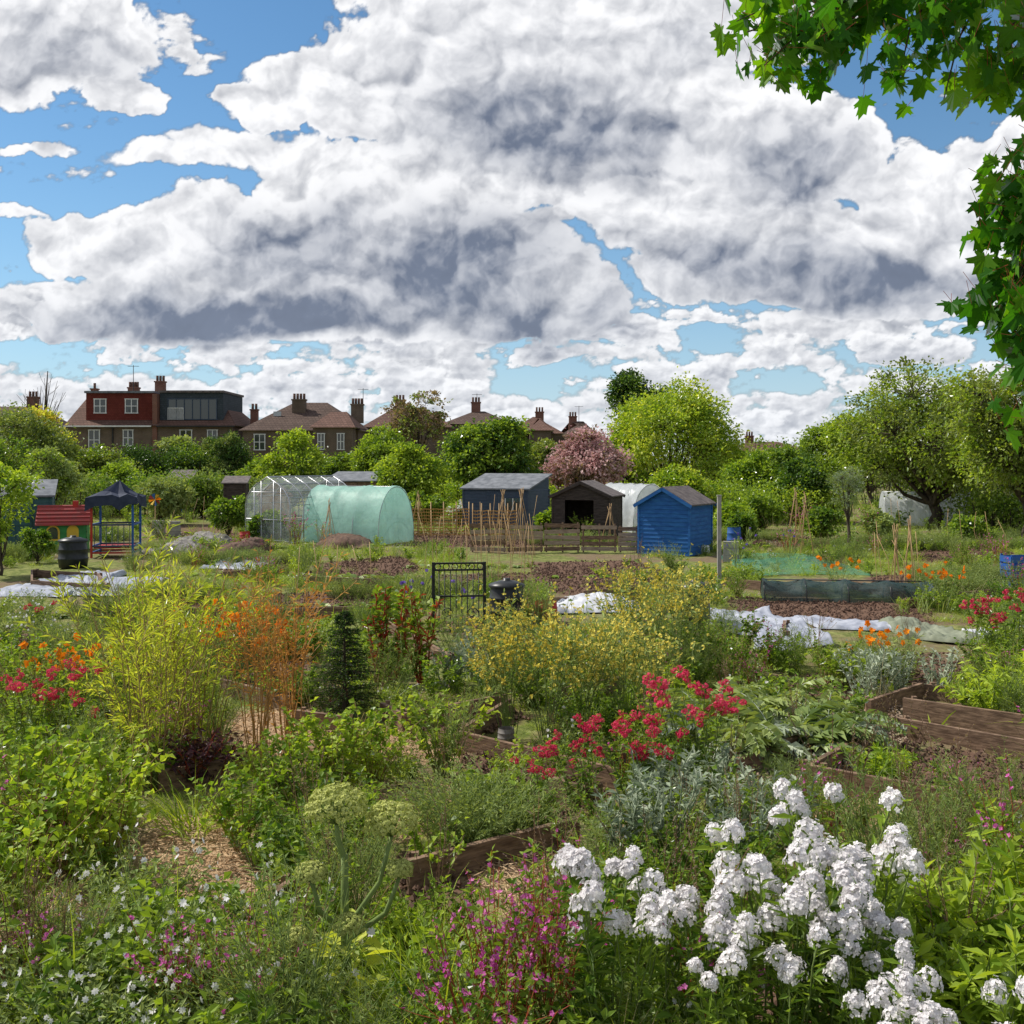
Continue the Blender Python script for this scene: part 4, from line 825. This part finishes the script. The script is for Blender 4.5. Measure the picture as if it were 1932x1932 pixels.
def plank(u0,v0,u1,v1,h=.21,m=WOOD,name='raised_bed_plank',w=.05):
    a=gp(u0,v0);b=gp(u1,v1);t=Thing(name,a[0],a[1],0);d=(b[0]-a[0],b[1]-a[1]);beam(t.part('plank'),(0,0,h/2-.03),(d[0],d[1],h/2-.03+R.uniform(-.02,.02)),w,h,m)
    L=math.hypot(*d)
    for f in (.06,.94): 
        px,py=d[0]*f,d[1]*f;nx,ny=-d[1]/L*.06,d[0]/L*.06;box(t.part('stakes'),px+nx-.025,px+nx+.025,py+ny-.025,py+ny+.025,-.05,h-.01,m)
    t.done()
for q in PLANKS: plank(*q)
plank(1705,1362,1990,1410,.3)
def ctarp(name,u0,v0,u1,v1,m,h=.12,nx=60,ny=34,mound=0.):
    a=gp(u0,v1);b=gp(u1,v1);y1=a[1];y0=gp(u0,v0)[1];X,Y=np.meshgrid(np.linspace(a[0],b[0],nx),np.linspace(y1,y0,ny));
    gx_,gy_=np.meshgrid(np.linspace(-1,1,nx),np.linspace(-1,1,ny))
    X=X+(vn(X,Y,.8)-.5)*.6;Y=Y+(vn(X+7,Y,.9)-.5)*.8;Z=np.abs(vn(X,Y,1.6)-.5)*h*1.2+np.abs(vn(X+3,Y,5.)-.5)*h*.7+np.abs(vn(X,Y+9,11.)-.5)*h*.35+.015+mound*np.clip(1-gx_**2-gy_**2,0,1)**.7*(.7+.6*vn(X,Y,.9))
    e=np.ones(X.shape);e[0]=e[-1]=0;e[:,0]=e[:,-1]=0;Z=Z*e+.01;mb=MB();i=np.arange(nx*ny).reshape(ny,nx);mb.add(np.stack([X,Y,Z],-1),np.stack([i[:-1,:-1],i[:-1,1:],i[1:,1:],i[1:,:-1]],-1).reshape(-1,4),m,True)
    link(bpy.data.objects.new(name,mb.mesh(name)))
ctarp('grey_tarpaulin',1405,1160,1560,1222,TARPG,.22);ctarp('white_fleece_sheet',1540,1172,1680,1192,TARPG,.12);ctarp('olive_tarpaulin',1695,1180,1850,1210,TARPO,.2);ctarp('white_fleece_sheet',1050,1132,1200,1158,TARPW,.15,mound=.15)
ctarp('white_plastic_sheet',-30,1085,110,1128,TARPG,.15);ctarp('grey_tarpaulin',120,1095,235,1125,TARPG,.12);ctarp('grey_tarpaulin',370,1058,490,1075,TARPG,.15);ctarp('green_crop_net',1430,1048,1650,1085,NETG,.06,mound=.16);ctarp('rubble_heap',275,1020,380,1045,STONE,.25,mound=.3);ctarp('compost_heap',590,1018,700,1035,CLOD,.15,mound=.3);ctarp('soil_heap',385,1032,450,1062,CLOD,.2,mound=.4);ctarp('white_fleece_sheet',1850,1190,1990,1200,TARPW,.1)
tunnel('netted_crop_tunnel',*gp(1595,1132),.9,.42,3.4,math.radians(82),NETD,BLKP,5,sag=.3)
def slabs():
    for k,(u,v) in enumerate([(300,1010),(330,1012),(740,990),(1380,1060)]):
        x,y=gp(u,v);t=Thing('breeze_blocks',x,y,0,R.uniform(-.3,.3))
        for j in range(3): box(t.part('blocks'),-.25+.01*j,.22-.01*j,-.12,.12,j*.2+.002,j*.2+.195,PATH)
        t.done()
slabs()
def crate():
    x,y=gp(1925,1105);t=Thing('blue_storage_crate',x,y,0,.1);b=t.part('crate')
    for z in (.02,.2,.38,.56): 
        for s in(-1,1): box(b,-.35,.35,s*.25-.01,s*.25+.01,z,z+.14,BLUP);box(b,s*.36-.01,s*.36+.01,-.24,.24,z,z+.14,BLUP)
    for a in(-1,1):
        for c in (-1,1): box(b,a*.33-.03,a*.33+.03,c*.225-.015,c*.225+.015,0,.74,BLUP)
    t.done()
crate()
# ---------------------------------------------------------------- houses
def roofx(mb,x0,x1,y0,y1,ze,zr,hl,hr_,m,o=.3):
    ym=(y0+y1)/2;V=[(x0-o,y0-o,ze),(x1+o,y0-o,ze),(x1+o,y1+o,ze),(x0-o,y1+o,ze),(x0-o+hl,ym,zr),(x1+o-hr_,ym,zr)]
    mb.add(V,[[0,1,5,4],[2,3,4,5]],m);mb.add(V,[[1,2,5],[3,0,4]],m);mb.add([(a,b,c-.02) for a,b,c in V[:4]],[[3,2,1,0]],WHITE)
def win(t,x0,x1,z0,z1,y,nm=2,mid=True,fm=WHITE):
    box(t.part('window_panes'),x0,x1,y-.02,y+.02,z0,z1,GLASS);f=t.part('window_frames');w=.07
    box(f,x0-w,x1+w,y-.07,y+.01,z0-w,z0,fm);box(f,x0-w,x1+w,y-.07,y+.01,z1,z1+w,fm)
    for k in range(nm+1):
        x=x0+(x1-x0)*k/nm;box(f,x-w/2,x+w/2,y-.065,y+.01,z0,z1,fm)
    if mid: zc=(z0+z1)/2;box(f,x0,x1,y-.06,y+.01,zc-.03,zc+.03,fm)
def chim(t,x,y,z0,z1,w=.9,d=.6,pots=3,m=BRICK):
    b=t.part('chimneys');box(b,x-w/2,x+w/2,y-d/2,y+d/2,z0,z1,m);box(b,x-w/2-.06,x+w/2+.06,y-d/2-.06,y+d/2+.06,z1,z1+.12,m)
    for k in range(pots): tube1(t.part('chimney_pots'),[(x-w/2+w*(k+.5)/pots,y,z1+.12),(x-w/2+w*(k+.5)/pots,y,z1+.6)],.11,TILER,8)
def antenna(t,x,y,z,h):
    a=t.part('tv_aerial');tube1(a,[(x,y,z),(x,y,z+h)],.03,IRON,5);tube1(a,[(x-.5,y,z+h-.1),(x+.5,y,z+h-.1)],.02,IRON,5)
    for k in range(6): tube1(a,[(x-.4+.16*k,y-.2,z+h-.1),(x-.4+.16*k,y+.2,z+h-.1)],.012,IRON,5)
def hA():
    d=90.;X=lambda u:ax(u,d);Z=lambda v:az_(v,d);t=Thing('terraced_brick_houses',0,0,0);x0=X(130);x1=X(440);ze=Z(803);zr=Z(738)
    box(t.part('walls'),x0,x1,d,d+9,0,ze,BRICK);roofx(t.part('roof'),x0,x1,d,d+9,ze,zr,0.3,2.6,TILER)
    box(t.part('red_dormer'),X(158),X(286),d+.5,d+7,ze+.1,Z(741),HUNG);box(t.part('red_dormer_roof'),X(156),X(288),d+.3,d+7.2,Z(741),Z(737),FELT2)
    box(t.part('slate_dormer'),X(298),X(418),d+.5,d+7,ze+.1,Z(740),SLATE);box(t.part('slate_dormer_roof'),X(296),X(420),d+.3,d+7.2,Z(740),Z(736),FELT)
    win(t,X(174),X(196),Z(778),Z(753),d+.48);win(t,X(233),X(256),Z(778),Z(753),d+.48);win(t,X(314),X(406),Z(790),Z(753),d+.48,6,False,NAVY)
    r=t.part('balcony_rail')
    for k in range(16): x=X(314)+(X(344)-X(314))*k/15;box(r,x-.012,x+.012,d+.32,d+.345,Z(792),Z(770),WHITE)
    box(r,X(314),X(344),d+.31,d+.35,Z(770),Z(770)+.05,WHITE)
    box(t.part('party_wall'),X(288),X(297),d-.1,d+9.1,0,Z(743),BRICKR);box(t.part('gutter'),x0-.3,X(287.5),d-.42,d-.3,ze-.12,ze,WHITE);box(t.part('gutter'),X(297.5),x1+.2,d-.42,d-.3,ze-.12,ze,IRON)
    win(t,X(168),X(188),Z(848),Z(812),d-.01);win(t,X(233),X(251),Z(840),Z(812),d-.01);win(t,X(340),X(362),Z(840),Z(812),d-.01);win(t,X(392),X(410),Z(840),Z(812),d-.01)
    win(t,X(170),X(190),Z(908),Z(880),d-.01);win(t,X(233),X(255),Z(908),Z(880),d-.01);win(t,X(350),X(372),Z(908),Z(880),d-.01)
    box(t.part('downpipe'),X(212),X(212)+.1,d-.12,d-.02,0,ze,IRON)
    chim(t,X(277),d+3.5,Z(745),Z(716),.8,.6,3,BRICKR);chim(t,X(205),d+6,Z(745),Z(724),.9,.6,4,BRICKR);chim(t,X(135),d+5,Z(760),Z(728),.5,.6,1,BRICKR);antenna(t,X(212),d+5,Z(735),2.5);t.done()
hA()
def hB():
    d=88.;X=lambda u:ax(u,d);Z=lambda v:az_(v,d);t=Thing('hipped_roof_brick_house',0,0,0);ze=Z(812)
    box(t.part('walls'),X(458),X(676),d,d+9,0,ze,BRICK);roofx(t.part('roof'),X(458),X(676),d,d+9,ze,Z(754),3.6,3.6,TILE)
    roofx(t.part('wing_roof'),X(600),X(672),d-2.2,d+4,Z(808),Z(776),1.2,1.2,TILER);box(t.part('wing_walls'),X(600),X(672),d-2.2,d-.01,0,Z(808),BRICK)
    win(t,X(609),X(621),Z(848),Z(820),d-2.22);win(t,X(645),X(657),Z(848),Z(820),d-2.22);win(t,X(480),X(500),Z(848),Z(820),d-.01);win(t,X(545),X(562),Z(848),Z(820),d-.01)
    box(t.part('dormer'),X(618),X(650),d+.6,d+3,Z(798),Z(780),WHITE);win(t,X(622),X(646),Z(796),Z(784),d+.58,2,False)
    box(t.part('rooflight'),X(505),X(520),d+2.1,d+2.2,Z(786),Z(774),ALU)
    chim(t,X(551),d+3,Z(785),Z(752),1.1,.7,4);chim(t,X(661),d+4,Z(795),Z(760),1.,.7,4);chim(t,X(447),d+6,Z(810),Z(768),.6,.6,2,BRICKR);t.done()
hB()
def hC(name,u0,u1,ve,vr,d,hl,hr_,roof,ch=(),ant=None,wins=()):
    X=lambda u:ax(u,d);Z=lambda v:az_(v,d);t=Thing(name,0,0,0);box(t.part('walls'),X(u0),X(u1),d,d+9,0,Z(ve),BRICK);roofx(t.part('roof'),X(u0),X(u1),d,d+9,Z(ve),Z(vr),hl,hr_,roof)
    for u,v in ch: chim(t,X(u),d+4.5,Z(vr)-1.2,Z(v),.9,.7,3,BRICKR)
    if ant: antenna(t,X(ant),d+4.5,Z(vr),1.8)
    for a,b,c,e in wins: win(t,X(a),X(b),Z(c),Z(e),d-.01)
    t.done()
hC('brick_house',688,850,806,764,96,2.5,3,TILER,[(745,752)],672,[(700,715,840,815),(745,760,840,815)])
hC('brick_house',838,965,800,772,104,3,3,TILE,[(895,756)],897);hC('brick_house',958,1060,818,783,112,3,3,TILER,[(1020,775)]);hC('brick_house',1060,1125,822,792,120,3,3,TILE,[(1085,784)],1097)
hC('brick_house',-70,62,800,762,95,1,2,TILE,[(20,745)],None,[(0,22,830,808)]);hC('brick_house',1385,1530,852,832,125,3,3,TILER,[(1430,822)]);hC('brick_house',1000,1040,812,786,108,1.5,1.5,TILER)
# ---------------------------------------------------------------- sky backdrop (distant cloud bank) ahead of the viewer
def sky_backdrop():
    rg=np.random.default_rng(21);G=rg.uniform(0,1,(512,512))
    def v2(x,y):
        i=np.floor(x).astype(int);j=np.floor(y).astype(int);a=x-i;b=y-j;a=a*a*a*(a*(a*6-15)+10);b=b*b*b*(b*(b*6-15)+10)
        g=lambda p,q:G[p%512,q%512]
        return (g(i,j)*(1-a)+g(i+1,j)*a)*(1-b)+(g(i,j+1)*(1-a)+g(i+1,j+1)*a)*b
    def fbm(x,y,o=6,ro=.5):
        s=0;a=1;t=0
        for k in range(o): c,d=math.cos(k*1.1),math.sin(k*1.1);X=x*2.03**k;Y=y*2.03**k;s=s+a*v2(X*c-Y*d+k*17.3,X*d+Y*c+k*9.1);t+=a;a*=ro
        return s/t
    J1=rg.uniform(0,1,(256,256));J2=rg.uniform(0,1,(256,256))
    def wor(x,y):
        i=np.floor(x).astype(int);j=np.floor(y).astype(int);best=np.full(x.shape,9.)
        for a in (-1,0,1):
            for b in (-1,0,1):
                p=(i+a)%256;q=(j+b)%256;d=(i+a+J1[p,q]-x)**2+(j+b+J2[p,q]-y)**2;best=np.minimum(best,d)
        return np.clip(1-best*1.15,0,1)
    def bil(x,y,o=5,ro=.52):
        s=0;a=1;t=0
        for k in range(o): s=s+a*wor(x*2.1**k+k*7.7,y*2.1**k+k*3.3);t+=a;a*=ro
        return s/t
    st=math.radians(.055);azs=np.arange(math.radians(-36),math.radians(36),st);els=np.arange(math.radians(-1.5),math.radians(31),st)
    A,Z=np.meshgrid(azs,els);U=UC+F*np.tan(A);V=VH-F*np.tan(Z)/np.cos(A);el=np.maximum(Z,0)
    x0=U/100.;y0=V/100.
    def fields(s,seed,sy=1.1):
        x=x0*s+seed;y=y0*s*sy+seed*.7
        w1=fbm(x*.8+5,y*.8,6,.52)-.5;w2=fbm(x*.8+40,y*.8+9,6,.52)-.5
        bx=x*1.1+w1*.9;by=y*1.1+w2*.9
        B=bil(bx,by,6,.55);B1=bil(bx,by,5,.5);B2=bil(bx-.14,by-.30,5,.5);Bf=fbm(x*2.2+3,y*2.2,6,.57);Bf1=fbm(x*1.8+3,y*1.8,5,.5);Bf2=fbm(x*1.8+3-.14,y*1.8-.30,5,.5)
        nl=(B1-B2)*.85+(Bf1-Bf2)*.45
        sm=fbm(x*.6+70,y*.8+33,3,.45)
        return w1,w2,B,Bf,nl,sm
    FA=fields(.95,0.);FE=fields(1.9,31.,1.5)
    def lay(EL,base=None,bil_=.65,off=-.12):
        w1,w2,B,Bf,nl,sm=FA;Uw=U+w1*140;Vw=V+w2*110
        m=np.full(U.shape,-1.2)
        for u,v,a,b in EL: m=np.maximum(m,1-((Uw-u)/a)**2-((Vw-v)/b)**2)
        T=m*.85+(B-.5)*bil_+(Bf-.5)*.5+off
        if base is not None: T=T-np.clip((V+w1*90+(Bf-.5)*60-base)/40,0,3)*.5
        return T
    def light(T,dec,kk):
        D=np.clip(T,0,.6);O=np.zeros_like(T);r=np.zeros(T.shape[1])
        for j in range(T.shape[0]-2,-1,-1):
            r=dec*(.35*np.roll(r,1)+.45*r+.2*np.roll(r,-1))+D[j+1];O[j]=r
        return np.exp(-kk*O)
    col=np.zeros(U.shape);alp=np.zeros(U.shape);drk=np.zeros(U.shape)
    def comp(T,Fd,kk=.05,dec=.972,e=.18,bright=1.,dm=1.,det=1.):
        nonlocal col,alp,drk
        w1,w2,B,Bf,nl,sm=Fd
        a=np.clip(T/e,0,1);a=a*a*(3-2*a);Lt=light(T,dec,kk)
        th=np.clip(T/.35,0,1);d=(1-Lt)*dm*th
        d=d*(.25+1.*sm)-nl*1.05*det*(1-.7*d)*(.3+.7*th)+.01
        d=np.clip(d,0,1)
        b=bright*(1.+np.clip(nl*.3*det,-.1,.04))
        col=col*(1-a)+b*a;drk=drk*(1-a)+d*a;alp=alp+(1-alp)*a
    w1,w2,B,Bf,nl,sm=FE
    bias=np.interp(V,[-400,300,500,580,640,760,872],[-.5,-.42,-.28,-.12,.01,.05,.25])
    TE=(fbm(x0*.6+11,y0*1.8+4,5,.45)-.5)*1.9+(B-.5)*.6+(Bf-.5)*.3+bias
    comp(TE,FE,.12,.90,.24,.95,.9,.9)
    TE2=(fbm(x0*.9+61,y0*2.4+14,5,.45)-.5)*1.9+(B-.5)*.6+(Bf-.5)*.3+np.interp(V,[500,600,680,760,872],[-.8,-.15,-.04,-.1,-.4])
    comp(TE2,FE,.15,.90,.16,1.,1.,1.)
    comp(lay([(1000,330,230,70),(700,330,240,60),(1150,330,120,100),(1260,330,110,120),(560,340,120,40)]),FA,.016,.96)
    comp(lay([(1250,210,140,100),(1400,240,160,110),(1540,280,140,100),(1200,400,120,100),(1350,430,190,120),(1500,470,230,110),(1700,480,240,110),(1880,430,220,140),(1760,360,140,100),(1930,310,200,90),(2200,300,300,200),(2100,500,300,120),(1350,530,220,50),(1700,550,300,50)],590),FA,.017,.975)
    comp(lay([(1000,200,260,120),(1350,20,260,110),(1600,-60,240,90),(1150,70,270,130),(900,90,230,130),(750,130,180,115),(600,160,140,75),(500,185,100,45),(700,220,160,70),(850,-80,300,140),(1100,-120,400,120)],335),FA,.014,.978)
    comp(lay([(300,300,110,30),(400,280,100,42),(500,280,80,48),(90,275,80,16),(40,400,60,16),(-200,330,200,60)],None,.95,-.16),FA,.015,.95,.4)
    comp(lay([(60,70,250,110),(190,50,100,80),(240,180,70,50),(30,140,170,60),(-250,60,300,150),(-100,-100,300,120)]),FA,.015,.972)
    comp(lay([(150,450,90,60),(250,460,110,75),(400,450,140,95),(540,440,150,95),(680,440,170,100),(820,450,190,105),(960,490,150,110),(1050,550,80,80),(300,570,250,75),(600,560,320,90),(880,560,230,80),(1070,590,80,45),(100,590,110,30)],635),FA,.015,.977)
    Ud=U+FA[0]*150;Vd=V+FA[1]*110;db=np.zeros(U.shape)
    for u,v,a,b,wt in [(70,110,190,55,.5),(1010,250,250,80,1.),(860,495,260,105,1.),(560,470,160,85,.85),(430,590,360,45,1.),(240,600,220,36,.75),(1000,590,140,60,.95),(1500,320,125,75,.75),(1400,505,190,55,.85),(1640,535,240,50,.85),(1050,625,110,25,.7),(1330,60,110,40,.25),(1850,540,100,45,.6),(1200,480,80,50,.35)]:
        db=np.maximum(db,wt*np.exp(-(((Ud-u)/a)**2+((Vd-v)/b)**2)**1.5))
    drk=np.clip(drk*(1-.4*db)+db*(.82+.3*(FA[5]-.5)-FA[4]*.5)*np.clip(alp*1.5-.5,0,1),0,1)
    hz=np.exp(-el/.09)
    me=bpy.data.meshes.new('sky');Rr=3500.
    X=Rr*np.cos(Z)*np.sin(A);Y=Rr*np.cos(Z)*np.cos(A);ZZ=Rr*np.sin(Z);P=np.stack([X,Y,ZZ],-1).reshape(-1,3).astype(np.float32)
    ny,nx=A.shape;i=np.arange(ny*nx).reshape(ny,nx);f=np.stack([i[:-1,:-1],i[1:,:-1],i[1:,1:],i[:-1,1:]],-1).reshape(-1,4).astype(np.int32)
    me.vertices.add(len(P));me.vertices.foreach_set('co',P.ravel());me.loops.add(f.size);me.loops.foreach_set('vertex_index',f.ravel());me.polygons.add(len(f))
    me.polygons.foreach_set('loop_start',np.arange(len(f),dtype=np.int32)*4);me.polygons.foreach_set('loop_total',np.full(len(f),4,np.int32));me.update(calc_edges=True)
    c=np.stack([alp,np.clip(col,0,1.2)*.8,drk,hz],-1).astype(np.float32)
    a=me.color_attributes.new('cloud','FLOAT_COLOR','POINT');a.data.foreach_set('color',c.ravel())
    m=bpy.data.materials.new('sky_material');m.use_nodes=True;nt=m.node_tree;nt.nodes.clear();N=nt.nodes;Lk=nt.links
    o=N.new('ShaderNodeOutputMaterial');em=N.new('ShaderNodeEmission');em.inputs[1].default_value=.1;Lk.new(em.outputs[0],o.inputs[0])
    at=N.new('ShaderNodeAttribute');at.attribute_name='cloud';s=N.new('ShaderNodeSeparateColor');Lk.new(at.outputs[0],s.inputs[0])
    geo=N.new('ShaderNodeNewGeometry');nr=N.new('ShaderNodeVectorMath');nr.operation='NORMALIZE';Lk.new(geo.outputs['Position'],nr.inputs[0])
    sky=N.new('ShaderNodeTexSky');sky.sky_type='NISHITA';sky.sun_disc=False;sky.sun_elevation=SEL;sky.sun_rotation=SAZ%(2*math.pi);sky.air_density=1.0;sky.dust_density=.3;sky.ozone_density=2.
    Lk.new(nr.outputs[0],sky.inputs[0])
    blue=mixc(nt,1.,sky.outputs[0],(.70,1.03,1.18),'MULTIPLY')
    cl=mixc(nt,s.outputs[2],(12.1,12.15,12.4),(2.1,2.55,3.6))
    vs=N.new('ShaderNodeVectorMath');vs.operation='SCALE';Lk.new(cl,vs.inputs[0]);Lk.new(s.outputs[1],vs.inputs['Scale'])
    hm=E(nt,at.outputs['Alpha'])
    blue=mixc(nt,hm*.9,blue,(6.0,7.4,8.8))
    fin=mixc(nt,s.outputs[0],blue,vs.outputs[0])
    fin=mixc(nt,hm*.25,fin,(6.6,7.6,9.0));Lk.new(fin,em.inputs[0])
    m.cycles.emission_sampling='NONE'
    me.materials.append(m);link(bpy.data.objects.new('sky',me))
sky_backdrop()
# ---------------------------------------------------------------- sun, world
sd=Vector((math.sin(SAZ)*math.cos(SEL),math.cos(SAZ)*math.cos(SEL),math.sin(SEL)))
sl=bpy.data.lights.new('sun','SUN');sl.energy=5.;sl.angle=math.radians(.5);sl.color=(1,.95,.86)
so=link(bpy.data.objects.new('sun',sl));so.rotation_euler=sd.to_track_quat('Z','Y').to_euler()
w=bpy.data.worlds.new('World');scene.world=w;w.use_nodes=True;nt=w.node_tree;nt.nodes.clear()
out=nt.nodes.new('ShaderNodeOutputWorld');bg=nt.nodes.new('ShaderNodeBackground');nt.links.new(bg.outputs[0],out.inputs[0]);bg.inputs[1].default_value=.1
sky=nt.nodes.new('ShaderNodeTexSky');sky.sky_type='NISHITA';sky.sun_disc=False;sky.sun_elevation=SEL;sky.sun_rotation=SAZ%(2*math.pi);sky.air_density=1.;sky.dust_density=.5;sky.ozone_density=2.
nt.links.new(mixc(nt,.5,sky.outputs[0],(7.6,7.8,8.2)),bg.inputs[0])
# ---------------------------------------------------------------- camera
cd=bpy.data.cameras.new('camera');cam=link(bpy.data.objects.new('camera',cd));cam.location=(0,0,H);cam.rotation_euler=(math.pi/2,0,0)
cd.sensor_width=36;cd.lens=36*F/1932.;cd.shift_y=-(966-VH)/1932.;cd.clip_end=9000;cd.clip_start=.1
scene.camera=cam
scene.view_settings.view_transform='Standard';scene.view_settings.look='None';scene.view_settings.exposure=0;scene.view_settings.gamma=1
print('objects',len(bpy.data.objects))
